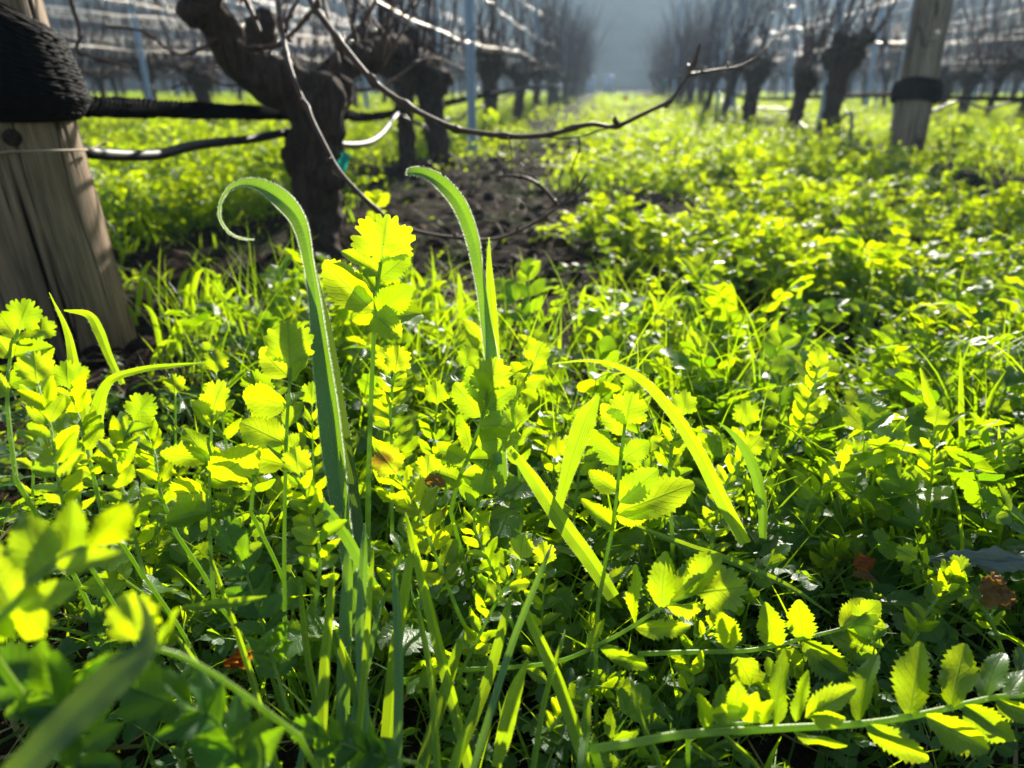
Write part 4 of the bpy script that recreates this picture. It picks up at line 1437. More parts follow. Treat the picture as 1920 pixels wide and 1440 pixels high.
plant('leafy_weed', 'bright leaf frond reaching right with a fan of leaflets near centre',
      [(753, 1276, .41), (840, 1258, .41), (973, 1250, .405), (1057, 1237, .40), (1140, 1200, .40), (1190, 1172, .40), (1250, 1133, .40), (1300, 1113, .40)], (10, 7),
      [(1188, 1168, 1192, 1058, 34, .8), (1192, 1176, 1300, 1180, 40, -.3, .0), (1240, 1138, 1246, 1036, 56, .2, .0), (1262, 1125, 1330, 1030, 50, .4, .01),
       (1300, 1113, 1408, 1096, 74, .1, 0, 'fan'), (1290, 1116, 1350, 1036, 52, .3), (1250, 1135, 1320, 1137, 40, -.8), (1122, 1208, 1222, 1262, 32, -.2, .0), (985, 1250, 1030, 1280, 26, .3),
       (1100, 1220, 1130, 1160, 30, .8)], .40, seed=4)
plant('leafy_weed', 'shaded grey green frond with paired leaflets right of centre',
      [(1200, 1226, .42), (1280, 1223, .42), (1397, 1220, .42), (1463, 1208, .42), (1513, 1195, .425), (1580, 1178, .43), (1630, 1157, .43)], (11, 6),
      [(1372, 1217, 1356, 1150, 46, .1), (1450, 1210, 1436, 1138, 54, -.1), (1505, 1197, 1497, 1128, 56, .1), (1578, 1178, 1622, 1122, 42, .2), (1598, 1170, 1662, 1176, 56, .3),
       (1600, 1170, 1652, 1130, 48, -.2), (1378, 1226, 1432, 1322, 66, .1), (1455, 1214, 1520, 1272, 52, .2), (1505, 1203, 1592, 1272, 62, -.1), (1555, 1190, 1650, 1226, 48, .2), (1590, 1180, 1656, 1212, 36, .4)], .42, seed=5)
plant('leafy_weed', 'upright weed right of centre with a big glowing leaflet on its right',
      [(1118, 1400, .43), (1118, 1200, .43), (1126, 1100, .43), (1150, 980, .43), (1165, 850, .43), (1172, 795, .43)], (9, 6),
      [(1172, 800, 1186, 733, 66, .1, 0, 'fan'), (1170, 815, 1128, 758, 44), (1163, 870, 1108, 808, 50, .2), (1168, 860, 1218, 828, 46), (1158, 920, 1104, 884, 42), (1163, 940, 1232, 880, 60, .1),
       (1160, 960, 1302, 905, 78, .1, .0), (1152, 990, 1098, 940, 36), (1155, 970, 1225, 965, 42, -.7), (1130, 1092, 1193, 1060, 26, .2), (1128, 1085, 1090, 1038, 22, .9)], .43, seed=6)
plant('leafy_weed', 'bushy bright weed in the centre before the two straight blades',
      [(845, 960, .46), (860, 900, .46), (885, 840, .46), (905, 780, .46), (916, 730, .46)], (9, 6),
      [(916, 735, 930, 668, 66, .2, 0, 'fan'), (912, 745, 876, 690, 50), (905, 780, 850, 720, 58, .2), (912, 765, 968, 725, 48), (900, 800, 966, 790, 50, .5), (890, 830, 975, 820, 56, -.3), (885, 850, 860, 780, 44, .9),
       (880, 860, 940, 860, 50, .2), (868, 890, 950, 905, 60, .3), (860, 905, 905, 925, 46), (880, 870, 820, 830, 40), (865, 905, 815, 880, 44)], .46, seed=7)
plant('leafy_weed', 'small sprig with heart shaped tip right of the straight blades',
      [(960, 770, .50), (975, 730, .50), (990, 700, .50), (998, 685, .50)], (6, 4),
      [(998, 685, 1018, 640, 44, .2, 0, 'fan'), (995, 692, 980, 652, 26), (996, 697, 1028, 690, 26), (988, 712, 958, 680, 34), (985, 718, 1025, 712, 34), (978, 735, 1010, 750, 30)], .50, seed=8)
s_ = [(535, 1260, .42), (533, 1100, .42), (534, 950, .42), (538, 800, .42), (545, 690, .42)]
plant('leafy_weed', 'leafy weed with pale stem left of the curled grass blade', s_, (10, 6),
      [(545, 690, 540, 598, 76, .0, 0, 'fan'), (540, 705, 480, 652, 56, .2), (545, 715, 575, 665, 40, .9), (538, 760, 455, 740, 70, .3), (540, 760, 568, 730, 36, .8), (538, 800, 566, 755, 40, .6), (536, 830, 450, 790, 70, -.3),
       (536, 850, 570, 815, 46, .4), (535, 870, 440, 850, 60, .2)], .42, seed=9)
s_ = [(400, 1120, .40), (392, 960, .40), (395, 850, .405), (398, 770, .41)]
plant('leafy_weed', 'leafy weed with silvery crinkled tip left of the pale stem', s_, (8, 5),
      [(398, 775, 418, 712, 52, .6, 0, 'fan'), (398, 790, 436, 745, 34, .9), (396, 800, 360, 750, 40, -.6), (395, 860, 300, 850, 46, .1), (395, 870, 345, 800, 44), (396, 900, 480, 850, 84, -.2), (394, 920, 320, 930, 80, .3),
       (394, 905, 470, 890, 60, .9), (393, 960, 310, 975, 60, -.4)], .40, seed=10)
s_ = [(30, 900, .38), (14, 760, .39), (18, 680, .40), (34, 618, .40)]
plant('leafy_weed', 'leafy weed with serrated tip at the left edge before the post', s_, (9, 6),
      [(34, 622, 55, 560, 56, .3, 0, 'fan'), (30, 632, -5, 585, 46, .1), (32, 640, 85, 620, 34, .8), (28, 665, 98, 650, 46, .4), (22, 670, -10, 630, 44, .1), (18, 720, 95, 690, 60, .3), (16, 740, -40, 700, 50)], .40, seed=11)
s_ = [(-40, 1190, .23), (20, 1140, .235), (85, 1070, .24), (150, 1030, .25), (215, 1010, .26)]
plant('leafy_weed', 'large blurred frond with glowing leaflets at the left edge', s_, (16, 12),
      [(22, 1140, -40, 1020, 120, .1, 0), (85, 1080, 42, 965, 88, .1, 0), (122, 1052, 136, 940, 62, .1, 0), (30, 1135, 150, 1095, 56, .2, 0), (110, 1060, 210, 1035, 50, .5), (170, 1025, 240, 950, 100, -.9, 0), (60, 1110, 40, 1200, 130, -.9, 0),
       (10, 1150, -60, 1210, 100, .4, 0)], .25, seed=12)
s_ = [(560, 1380, .27), (440, 1290, .25), (350, 1235, .24), (290, 1215, .235)]
plant('leafy_weed', 'very near blurred weed with folded glowing leaf at lower left', s_, (13, 10),
      [(265, 1205, 235, 1112, 76, .2, 0, 'fan'), (275, 1205, 290, 1130, 40, 1.2), (262, 1210, 160, 1262, 40, .8, 0), (300, 1218, 335, 1140, 34, 1.1)], .24, seed=13)
extra = [
    ('leafy weed with dim leaflets under the central bushy weed', [(700, 1180, .44), (745, 1060, .44), (790, 960, .45), (800, 900, .45)], 5, 52, 14),
    ('weed with yellowing blotched leaf left of the central bushy weed', [(860, 1150, .42), (800, 1000, .43), (770, 930, .44), (745, 890, .44)], 4, 66, 15),
    ('leafy weed with overlapping leaflets between curled blade and tall weed', [(735, 1000, .47), (735, 860, .47), (732, 760, .48), (740, 700, .48)], 5, 56, 16),
    ('bright dense weed left of the silvery tipped weed', [(270, 1080, .38), (240, 950, .38), (215, 860, .39), (250, 790, .40)], 6, 62, 17),
    ('bright weed above the blurred left frond', [(130, 1000, .36), (110, 900, .36), (95, 800, .37), (70, 720, .38)], 6, 66, 18),
    ('leafy weed at the left below the wrapped post', [(190, 960, .42), (170, 870, .42), (150, 790, .43), (130, 730, .44)], 5, 58, 19),
    ('dark shaded weed at the bottom left corner', [(120, 1480, .24), (150, 1400, .24), (130, 1330, .24), (70, 1290, .25)], 3, 125, 20),
    ('shaded weed below the blurred folded leaf', [(470, 1500, .26), (450, 1420, .26), (400, 1350, .26), (330, 1320, .27)], 3, 115, 21),
    ('shaded weed left of the dense upright stalks', [(540, 1330, .36), (500, 1200, .36), (470, 1100, .37), (440, 1030, .38)], 6, 66, 22),
    ('small weed with rounded leaflet held over centre bottom', [(860, 1270, .40), (930, 1130, .40), (965, 1080, .40), (975, 1050, .40)], 3, 50, 23),
    ('weed stem with small leaves above the right hand grass', [(1470, 860, .62), (1500, 800, .62), (1524, 730, .62), (1532, 690, .62)], 4, 40, 24),
    ('small weed with red edged leaf at right', [(1560, 1110, .52), (1545, 1070, .52), (1560, 1040, .52), (1590, 1030, .52)], 4, 36, 25),
    ('dark low weed behind the long bottom frond', [(1700, 1250, .44), (1720, 1180, .44), (1760, 1120, .45), (1790, 1080, .46)], 6, 44, 26),
    ('low weed near the right edge above the bottom frond', [(1880, 1220, .45), (1850, 1150, .45), (1800, 1100, .46), (1720, 1050, .47)], 6, 44, 27),
    ('weed with bright leaflets above the fan leaf', [(1330, 1080, .50), (1340, 980, .50), (1365, 900, .51), (1400, 850, .52)], 5, 44, 28),
    ('weed with bright leaflets right of the arching blade', [(1500, 1010, .54), (1520, 940, .54), (1570, 890, .55), (1600, 860, .56)], 5, 44, 29),
    ('low bright weed at the right edge', [(1800, 1000, .58), (1830, 930, .58), (1860, 870, .59), (1900, 830, .60)], 5, 42, 30),
    ('dark weed at the bottom centre', [(780, 1430, .32), (720, 1420, .31), (660, 1400, .31), (600, 1380, .31)], 5, 60, 31),
    ('weed in front of the dense stalks with half shaded leaflets', [(590, 1150, .38), (600, 1040, .38), (580, 960, .39), (560, 890, .39)], 5, 56, 32),
    ('bright weed with a pair of tall leaflets below the arching blade', [(1260, 1000, .50), (1255, 900, .50), (1262, 830, .51), (1280, 780, .52)], 4, 50, 33),
    ('weed with crowded leaflets below the bushy centre weed', [(960, 1170, .44), (920, 1060, .44), (890, 990, .45), (900, 930, .45)], 5, 50, 34),
    ('small weed left of centre under the rotten wood lump', [(330, 1000, .44), (300, 920, .44), (290, 850, .45), (270, 810, .46)], 5, 56, 35),
    ('leafy sprig filling the gap right of the silvery tipped weed', [(470, 960, .44), (480, 880, .44), (500, 810, .45), (490, 750, .46)], 5, 62, 36),
    ('small sprig low in the shade right of centre', [(1010, 1400, .40), (1060, 1330, .40), (1100, 1290, .41), (1150, 1290, .41)], 4, 44, 37),
    ('shaded sprig under the grey green frond', [(1270, 1330, .42), (1300, 1280, .42), (1290, 1230, .43), (1330, 1180, .43)], 4, 46, 38),
]
for l_, st, n_, sz, sd in extra:
    zz = st[1][2]
    plant('leafy_weed', l_, st, (8, 5), auto_leaflets(st, n_ + 3, sz * .78, .18, sd, w=.54), zz, seed=sd, mat=LEAF2 if sd in (15, 25) else DIML if sd in (20, 21, 31, 22) else LEAF)  # DIML weeds carry their shade in the leaf colour

sprays = [(60, 980, 640, 'in front of the grey post'), (150, 1000, 720, 'in front of the grey post'), (330, 1010, 740, 'between grey post and curled blade'), (440, 1030, 700, 'between grey post and curled blade'), (590, 1060, 760, 'just left of the curled blade'),
          (770, 1010, 700, 'right of the tall lobed weed'), (800, 1060, 760, 'right of the tall lobed weed'), (830, 1000, 690, 'right of the tall lobed weed'), (980, 1060, 800, 'below the straight glowing blade'), (1020, 1100, 860, 'below the straight glowing blade'),
          (1075, 1000, 810, 'left of the big glowing leaflet'), (1220, 1080, 740, 'under the arching blade'), (1310, 1130, 860, 'under the arching blade'), (1010, 1290, 1060, 'near the bottom centre'), (880, 1330, 1080, 'near the bottom centre'),
          (270, 1130, 880, 'between grey post and curled blade'), (1660, 1040, 860, 'in the right hand growth'), (1500, 1130, 960, 'in the right hand growth'), (1740, 980, 800, 'in the right hand growth'), (1400, 1010, 800, 'in the right hand growth')]
for k, (px, y0, y1, zw) in enumerate(sprays):
    z0 = (.56 if y0 < 1150 else .45) + rnd.uniform(-.02, .02)
    dx = rnd.uniform(-45, 45)
    st = [(px, y0, z0), (px + dx * .2, y0 * .65 + y1 * .35, z0), (px + dx * .6, y0 * .3 + y1 * .7, z0 + .005), (px + dx, y1, z0 + .01)]
    plant('leafy_weed', 'feathery upright leaf spray ' + zw, st, (6, 3.5), auto_leaflets(st, rnd.choice((6, 7, 8)), rnd.uniform(32, 44), .12, 300 + k, w=.52, ang=62), z0, 'feathery sprays ' + zw, rnd.choice((LEAF, LEAF, UNDER)), 300 + k, hairs=False)

# a drift of similar small weeds, each a plant of its own: shared leaf meshes
LEAFM = []
for i in range(7):
    V, Q, U, N_, M_ = compound(rnd.choice((4, 5, 6)), rnd.uniform(.12, .17), rnd.uniform(.024, .032), 6, 5, rnd.uniform(.2, .9), 800 + i)
    LEAFM.append(mesh('leaf', V, Q, U, N_, (UNDER if i % 2 else LEAF, STEM), M_))
cnt = 0
while cnt < 85:
    yy = rnd.uniform(.34, 1.05); xx = rnd.uniform(-.95 * yy - .1, .72 * yy + .1)
    if rnd.random() > float(cover_density(np.array(xx), np.array(yy))): continue
    v = Vector((xx, yy, .1)) - CAM
    z = v.dot(FWD)
    if z < .30: continue
    ppx = 960 + F * v.dot(RIGHT) / z
    if ppx > 1150 and rnd.random() < .6: continue
    if ppx < 470 and z > .5: continue
    where = 'before the grey post' if ppx < 330 else 'around the curled blade' if ppx < 680 else 'around the centre blades' if ppx < 1050 else 'right of the centre weeds' if ppx < 1450 else 'near the right edge'
    where += ' in the front' if z < .62 else ' farther back'
    root = empty('leafy_weed', (xx, yy, float(ground_h(np.array(xx), np.array(yy)))), 'low many leaved weed in the growth ' + where, 'weed', 'small weeds ' + where)
    root.rotation_euler = (0, 0, rnd.uniform(0, 6.28))
    s = rnd.uniform(.6, 1.0) * min(1, .55 + yy * .6); root.scale = (s, s, s)
    for k in range(rnd.choice((4, 5, 6))):
        o = link('leaf', LEAFM[rnd.randrange(7)], root)
        o.rotation_euler = (rnd.uniform(.35, 1.25), rnd.uniform(-.4, .4), k * 1.2 + rnd.uniform(-.4, .4))
    cnt += 1


# ------------------------------------------------------------------ individual grass blades
def big_blade(label, pts, widths, rolls, mat=BLADE, hairs=0, fold=.5, seed=0, n=70, group='broad grass blades in the foreground'):
    """pts: (px,py,depth) from the root up; widths in px and rolls (radians) at the same points"""
    c = [(*P(*q), w * q[2] / F / 2, r_) for q, w, r_ in zip(pts, widths, rolls)]
    s = smooth_path(c, n)
    p = s[:, :3]
    base = p[0].copy()
    root = empty('grass_blade', Vector(base), label, 'grass blade', group)
    T = np.gradient(p, axis=0); T /= np.linalg.norm(T, axis=1, keepdims=True)
    view = np.array(CAM)[None] - p
    N = view - T * (view * T).sum(1, keepdims=True); N /= np.linalg.norm(N, axis=1, keepdims=True)
    X = np.cross(T, N)
    cr, sr = np.cos(s[:, 4:5]), np.sin(s[:, 4:5])
    X, N = X * cr + N * sr, N * cr - X * sr
    w = np.maximum(s[:, 3], .0002)
    us = np.linspace(-1, 1, 9)
    V = p[:, None] + X[:, None] * (us[None, :, None] * w[:, None, None]) - N[:, None] * (fold * (1 - np.abs(us))[None, :, None] * w[:, None, None])
    # slight ripple of the margins
    rp = .06 * np.sin(np.linspace(0, 40, n) + seed)[:, None] * (np.abs(us) ** 2)[None]
    V = V + N[:, None] * (rp * w[:, None])[..., None]
    V = V - base
    U = np.stack([np.broadcast_to(us, (n, 9)), np.broadcast_to(np.linspace(0, 1, n)[:, None], (n, 9))], -1).reshape(-1, 2)
    a = Acc(); a.add(V.reshape(-1, 3), grid_quads(n, 9), U, .6)
    link('blade', a.mesh('blade', (mat,)), root)
    if hairs:
        g = np.random.default_rng(seed)
        a = Acc()
        for k in range(hairs):
            i = g.integers(1, n - 1); f = g.random(); j = 0 if g.random() < .5 else 8
            if g.random() < .35: j = g.integers(0, 9)
            p0 = V[i, j] * (1 - f) + V[i + 1, j] * f
            d = (X[i] * (1 if j > 4 else -1) * 1.0 + T[i] * .5 + N[i] * g.normal(0, .6)); d /= np.linalg.norm(d)
            e = p0 + d * g.uniform(.0005, .0017)
            wv = np.cross(d, view[i]); wv = wv / np.linalg.norm(wv) * .00006
            a.add(np.array([p0 - wv, p0 + wv, e + wv * .3, e - wv * .3]), [[0, 1, 2, 3]], np.zeros((4, 2)))
        link('blade_hair', a.mesh('blade_hair', (HAIR,), False), root)
    return root


big_blade('tall downy grass blade curling over into a white hook',
          [(672, 1200, .40), (652, 1040, .41), (636, 940, .42), (622, 830, .43), (608, 720, .435), (594, 600, .44), (580, 500, .44), (562, 420, .44), (530, 375, .44), (488, 347, .44), (448, 343, .44), (420, 365, .445), (411, 400, .45), (424, 430, .455), (448, 446, .46), (476, 449, .46)],
          [20, 28, 36, 42, 37, 26, 20, 27, 33, 28, 18, 11, 9, 7, 5, 2], [.5, .5, .5, .45, .4, .4, .5, .2, -.2, -.7, -1.0, -1.2, -1.2, -1.2, -1.2, -1.2], FUZZY, 9000, .6, 1, 150)
big_blade('dark green blade pressed behind the curled hook blade', [(684, 1150, .42), (664, 1000, .43), (644, 880, .44), (628, 760, .445), (610, 620, .45), (590, 500, .45)], [26, 38, 46, 38, 26, 3], [.2, .2, .3, .3, .3, .3], DIMB, 300, .4, 21)  # placed and widened to darken the right part of the hook blade
big_blade('ribbed grass blade with drooping white tip in the centre',
          [(940, 900, .47), (932, 800, .47), (925, 700, .47), (912, 610, .47), (900, 530, .47), (886, 450, .47), (862, 385, .465), (828, 343, .46), (795, 324, .455), (770, 322, .45), (766, 330, .448)],
          [24, 26, 26, 22, 20, 24, 26, 26, 20, 14, 3], [.3, .2, .1, .5, .6, .2, 0, -.4, -.6, -.5, -.3], FUZZY, 4000, .5, 2, 110)
big_blade('straight pointed glowing blade beside the drooping ribbed one',
          [(935, 860, .475), (930, 760, .475), (926, 660, .475), (921, 560, .475), (917, 495, .475), (917, 445, .475)], [22, 24, 22, 18, 10, 2], [0, 0, 0, .1, 0, 0], BLADE, 300, .25, 3)
big_blade('long blade arching down to the right of centre',
          [(1398, 1020, .43), (1355, 940, .43), (1310, 850, .43), (1262, 775, .43), (1210, 718, .43), (1160, 688, .435), (1105, 676, .44), (1035, 682, .44)], [22, 26, 26, 23, 20, 15, 9, 2], [.1, .1, .2, .3, .5, .8, 1.0, .8], BLADE, 250, .35, 4)
big_blade('broad blunt glowing blade below the earth lump', [(1035, 990, .46), (1055, 920, .46), (1075, 850, .46), (1098, 785, .46), (1122, 742, .46)], [16, 20, 34, 38, 8], [.1, .1, .1, .1, .2], BLADE, 150, .3, 5)
big_blade('half shaded blade leaning left over the centre weeds', [(1150, 1120, .41), (1105, 1050, .42), (1050, 975, .425), (1000, 900, .43), (955, 838, .43)], [26, 30, 30, 26, 10], [.2, .1, .1, .3, .4], BLADE, 150, .4, 6)
big_blade('pale shiny blade crossing behind the curled blade', [(700, 1100, .38), (650, 1010, .38), (600, 940, .39), (550, 880, .40), (500, 835, .40)], [24, 26, 24, 18, 4], [.6, .7, .8, .8, .7], FUZZY, 100, .3, 7)
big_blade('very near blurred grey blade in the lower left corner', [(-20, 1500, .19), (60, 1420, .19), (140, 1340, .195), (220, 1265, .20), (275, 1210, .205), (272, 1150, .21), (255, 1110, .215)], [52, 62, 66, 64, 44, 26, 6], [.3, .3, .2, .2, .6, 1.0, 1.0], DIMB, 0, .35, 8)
big_blade('curved blade and stalk below the left post', [(165, 860, .50), (158, 760, .50), (140, 690, .50), (125, 620, .50), (92, 548, .50)], [16, 18, 18, 12, 2], [.2, .2, .1, .5, .9], BLADE, 80, .3, 9)
big_blade('blade bent over sideways at the left post foot', [(230, 720, .55), (205, 670, .55), (185, 620, .55), (165, 590, .55), (120, 582, .55)], [10, 14, 18, 14, 3], [.2, .2, .1, .3, .4], BLADE, 40, .3, 10)
big_blade('horizontal blade with glinting edge left of the curled blade', [(180, 810, .46), (182, 770, .46), (205, 715, .46), (265, 693, .46), (320, 686, .46), (384, 680, .46)], [26, 26, 18, 13, 10, 1.5], [.3, .3, .5, .4, .4, .3], BLADE, 120, .35, 11)
big_blade('blade lying across the dark bottom left stalks', [(340, 1140, .33), (400, 1133, .33), (450, 1128, .33), (500, 1118, .33)], [10, 18, 18, 3], [.3, .3, .3, .4], BLADE, 0, .3, 12)
big_blade('tall arched blade at the far right', [(1690, 920, .60), (1720, 860, .60), (1760, 810, .60), (1810, 775, .60), (1840, 800, .60), (1862, 868, .60)], [20, 22, 18, 10, 16, 4], [.2, .2, .4, .9, .3, .2], BLADE, 60, .3, 13)
big_blade('thin upright glowing blade near the right edge', [(1808, 900, .62), (1804, 820, .62), (1802, 740, .62), (1801, 655, .62)], [8, 10, 9, 1], [0, 0, 0, 0], BLADE, 0, .3, 14)
big_blade('leaning green blade left of the thin upright one', [(1800, 860, .62), (1770, 810, .62), (1745, 760, .62), (1725, 690, .62)], [14, 22, 20, 2], [.4, .4, .4, .5], BLADE, 0, .3, 15)
big_blade('narrow blade under the right arched blade', [(1740, 890, .58), (1800, 860, .58), (1860, 840, .58), (1935, 812, .58)], [10, 14, 14, 8], [.5, .5, .6, .6], BLADE, 0, .3, 16)
big_blade('dark green blade curving up right of centre', [(1430, 1010, .48), (1428, 940, .48), (1410, 870, .48), (1380, 820, .48), (1348, 792, .48)], [22, 26, 24, 14, 2], [.9, .8, .6, .6, .6], FUZZY, 60, .35, 17)
big_blade('long thin blade lying across the right foreground', [(1190, 985, .45), (1280, 1020, .45), (1380, 1055, .45), (1480, 1100, .45), (1563, 1155, .45)], [8, 14, 16, 12, 2], [.5, .5, .5, .6, .7], BLADE, 60, .3, 18)
big_blade('blade with a wide leaf base rising at lower centre', [(930, 1440, .37), (945, 1380, .37), (965, 1300, .37), (990, 1235, .37)], [18, 30, 28, 3], [.2, .2, .3, .3], BLADE, 60, .3, 19)
stalks = [(640, 1440, 655, 1000, 26, .2), (600, 1440, 625, 1060, 22, .6), (690, 1440, 684, 980, 20, .1), (720, 1440, 775, 1010, 26, .5), (745, 1440, 740, 1060, 18, .1), (668, 1440, 700, 1020, 14, .7), (790, 1440, 870, 1180, 24, .3),
          (850, 1440, 960, 1110, 22, .3), (1100, 1440, 975, 1120, 26, .5), (1090, 1440, 1100, 1290, 18, .3), (560, 1440, 620, 1130, 16, .8), (480, 1440, 330, 1190, 16, .2), (520, 1440, 390, 1030, 12, .3), (700, 1400, 625, 1180, 20, .3), (1000, 1440, 1060, 1180, 12, .5),
          (420, 1440, 250, 1240, 14, .4), (880, 1440, 760, 960, 22, .5), (820, 1440, 780, 1120, 14, .2), (900, 1400, 1035, 1020, 14, .2), (610, 1400, 560, 1080, 14, .5), (655, 1380, 715, 1120, 14, .6), (1240, 1440, 1180, 1260, 10, .2), (1420, 1440, 1330, 1330, 10, .5)]
stalks.sort()
STW = 'first second third fourth fifth sixth seventh eighth ninth tenth eleventh twelfth thirteenth fourteenth fifteenth sixteenth seventeenth eighteenth nineteenth twentieth twenty-first twenty-second twenty-third twenty-fourth'.split()
for k, (x0, y0, x1, y1, w, r_) in enumerate(stalks):
    z0 = .33 + .04 * rnd.random()
    mx, my = (x0 + x1) / 2 + rnd.uniform(-12, 12), (y0 + y1) / 2
    # continue down to the soil in front of the camera
    big_blade('upright green grass stalk, %s from the left along the bottom edge' % STW[k],
              [(x0 + (x0 - x1) * .2, y0 + 90, z0 - .01), (x0, y0, z0), (mx, my, z0 + .02), (x1 * .75 + mx * .25, y1 * .75 + my * .25, z0 + .03), (x1, y1, z0 + .04)], [w * .8, w, w * .95, w * .7, 2], [r_, r_, r_ * .6, r_, r_], rnd.choice((BLADE, BLADE, FUZZY)), 40, .5, 50 + k, 40, 'upright stalks of the central clump')
# scattered medium blades, individually countable, glowing behind the weeds
cnt = 0
zones = [(250, 520, 500, 650, 30, 'right of the grey post foot'), (640, 900, 520, 700, 22, 'behind the tall central weed'), (1040, 1500, 560, 760, 26, 'behind the arching blade'), (1250, 1900, 760, 1000, 30, 'in the right foreground')]
for (xa, xb, ya, yb, m, zw) in zones:
    for k in range(m):
        px, py = rnd.uniform(xa, xb), rnd.uniform(ya, yb)
        b = G(px, py + 60, .02)
        z = (b - CAM).dot(FWD)
        if z < .3: continue
        hgt = rnd.uniform(50, 110) * (1.0 / max(z, .6))
        dx = rnd.uniform(-60, 60)
        big_blade('slender glowing grass blade ' + zw,
                  [(px, py + 60, z), (px + dx * .2, py + 60 - hgt * .5, z - .01), (px + dx * .6, py + 60 - hgt * .9, z - .02), (px + dx * 1.2, py + 60 - hgt * rnd.uniform(.9, 1.2), z - .03)],
                  [7, 10, 8, 1], [rnd.uniform(-.6, .6)] * 4, BLADE, 0, .3, 100 + cnt, 14, 'slender blades ' + zw)
        cnt += 1

# curled dry leaf at the right edge, red edged leaf, brown shreds
def dry_leaf(pts, widths, rolls, label, mat, name='dry_leaf', n=50, crumple=.25, seed=0):
    c = [(*P(*q), w * q[2] / F / 2, r_) for q, w, r_ in zip(pts, widths, rolls)]
    s = smooth_path(c, n); p = s[:, :3]
    T = np.gradient(p, axis=0); T /= np.linalg.norm(T, axis=1, keepdims=True)
    view = np.array(CAM)[None] - p
    N = view - T * (view * T).sum(1, keepdims=True); N /= np.linalg.norm(N, axis=1, keepdims=True)
    X = np.cross(T, N); cr, sr = np.cos(s[:, 4:5]), np.sin(s[:, 4:5])
    X, N = X * cr + N * sr, N * cr - X * sr
    us = np.linspace(-1, 1, 17); w = s[:, 3]
    A_, B_ = np.meshgrid(np.linspace(0, 1, n), us, indexing='ij')
    edge = 1 + .18 * np.sin(A_ * 23 + seed) * (np.abs(B_) > .8) + .1 * np.sin(A_ * 61)
    V = p[:, None] + X[:, None] * (B_ * w[:, None] * edge)[..., None] + N[:, None] * (w[:, None] * crumple * (np.sin(B_ * 5 + A_ * 6 + seed) + .6 * np.sin(B_ * 11 - A_ * 13) + .4 * np.sin(A_ * 31 + B_ * 3)))[..., None]
    U = np.stack([B_, A_], -1).reshape(-1, 2)
    a = Acc(); a.add((V - p[0]).reshape(-1, 3), grid_quads(n, 17), U, .5)
    return tag(link(name, a.mesh(name, (mat,)), None, Vector(p[0])), label, 'leaf')


GREYL = leaf_material('withered_leaf', (.20, .24, .20), (.20, .22, .08), .6, 'leaf', .3, .25)
REDL = leaf_material('red_leaf', (.30, .05, .02), (.9, .30, .02), .45, 'leaf', .4, .6)
BROWNL = leaf_material('brown_leaf', (.20, .11, .04), (.55, .30, .04), .6, 'leaf', .3, .3)
dry_leaf([(1740, 1048, .47), (1800, 1045, .47), (1860, 1050, .465), (1925, 1055, .46), (1980, 1070, .46)], [8, 34, 42, 40, 20], [.3, .5, .3, .6, .6], 'large withered grey leaf drooping at the right edge', GREYL, seed=2)
dry_leaf([(1850, 1080, .45), (1870, 1110, .45), (1905, 1120, .45)], [30, 60, 20], [.2, .3, .4], 'brown torn leaf under the withered grey leaf', BROWNL, seed=3)
dry_leaf([(1600, 1060, .49), (1620, 1055, .49), (1642, 1050, .49)], [8, 34, 4], [.1, .1, .2], 'small red and yellow leaf in the right weeds', REDL, n=24, crumple=.12, seed=4)
dry_leaf([(1600, 1075, .485), (1625, 1080, .485), (1645, 1092, .485)], [8, 18, 4], [.5, .5, .2], 'small brown withered leaf beside the red one', BROWNL, n=24, seed=5)
dry_leaf([(740, 1345, .40), (750, 1320, .40), (755, 1300, .40)], [10, 22, 12], [.4, .8, .2], 'crumpled brown leaf stuck in the bottom stalks', BROWNL, n=24, crumple=.5, seed=6)
dry_leaf([(790, 905, .45), (815, 900, .445), (835, 912, .44)], [10, 26, 6], [.2, .1, .2], 'orange brown spotted leaf in the centre', BROWNL, n=24, seed=7)
dry_leaf([(420, 1245, .40), (450, 1235, .40), (475, 1222, .40)], [14, 34, 6], [.3, .1, .2], 'orange crumpled leaf in the lower left tangle', REDL, n=24, crumple=.5, seed=8)


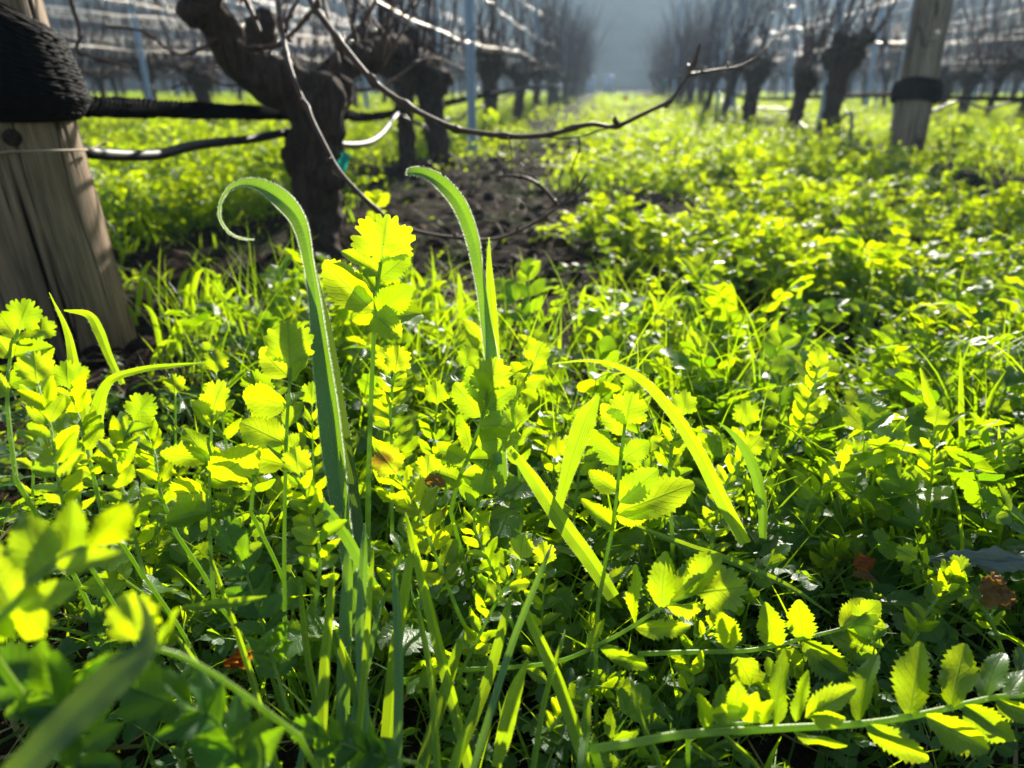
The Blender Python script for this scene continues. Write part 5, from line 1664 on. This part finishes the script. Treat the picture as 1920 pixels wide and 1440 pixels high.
# ------------------------------------------------------------------ dew drops added to make sun glints
def dew_material():
    t = NT('dew')
    return t.end(t.n('ShaderNodeBsdfGlossy', {'Color': (1, 1, 1, 1), 'Roughness': .30}).outputs[0])


def dew(n, pts, r0, r1, label, name='dew_drops'):
    a = Acc(); g = np.random.default_rng(5)
    t = np.linspace(0, 1, 5)
    for p in pts:
        r_ = g.uniform(r0, r1)
        V, Q, U = tube(np.array([[0, 0, 1.]]) * ((2 * t - 1) * r_)[:, None], r_ * np.sqrt(np.clip(1 - (2 * t - 1) ** 2, .04, 1)), 6)
        a.add(V + p, Q, U)
    tag(link(name, a.mesh(name, (DEW,))), label, 'dew', None, 'stuff')


DEW = dew_material()
pts = []
for ri in range(-3, 5):
    x = LEFT_X + GAP * ri if ri <= 0 else RIGHT_X + GAP * (ri - 1)
    for z in hn:
        for q in (-1, 1) if (ri != 0 and z > .7) else (0,):
            sd = int(ri * 7 + z * 10 + q + 50)
            y = rnd.uniform(3.2, 4)
            while y < 13:
                pts.append((x + q * .03 + .015 * math.sin(y * 1.9 + sd * 2), y, z + q * .02 + .035 * math.cos(y * 1.257 + sd) * .5 + .006 * math.sin(y * 7 + sd) - .003))
                y += rnd.expovariate(1) * .06 + .02 + (.5 if rnd.random() < .06 else 0)
for k in range(900):
    ri = rnd.choice((-3, -2, -1, -1, 0, 0, 1, 1, 1, 2, 2, 3))
    x = (LEFT_X + GAP * ri if ri <= 0 else RIGHT_X + GAP * (ri - 1)) + rnd.gauss(0, .10)
    y = rnd.uniform(3.5, 18)
    pts.append((x, y, rnd.choice((.33, .56, .56, .76, .76, .96, .5, .62)) + rnd.gauss(0, .02)))
dew(0, pts, .0016, .0034, 'sparkling dew drops added for glints along wires and canes of the vine rows')
xx_, yy_ = sample_area(350, .8, 8, 1.3)
pts = np.stack([xx_, yy_, ground_h(xx_, yy_) + .03 + RNG.uniform(.0, .07, len(xx_)) * height_mod(xx_, yy_)], 1)
dew(0, pts, .0006, .0013, 'tiny sparkling dew drops added for glints on the grass and weeds')
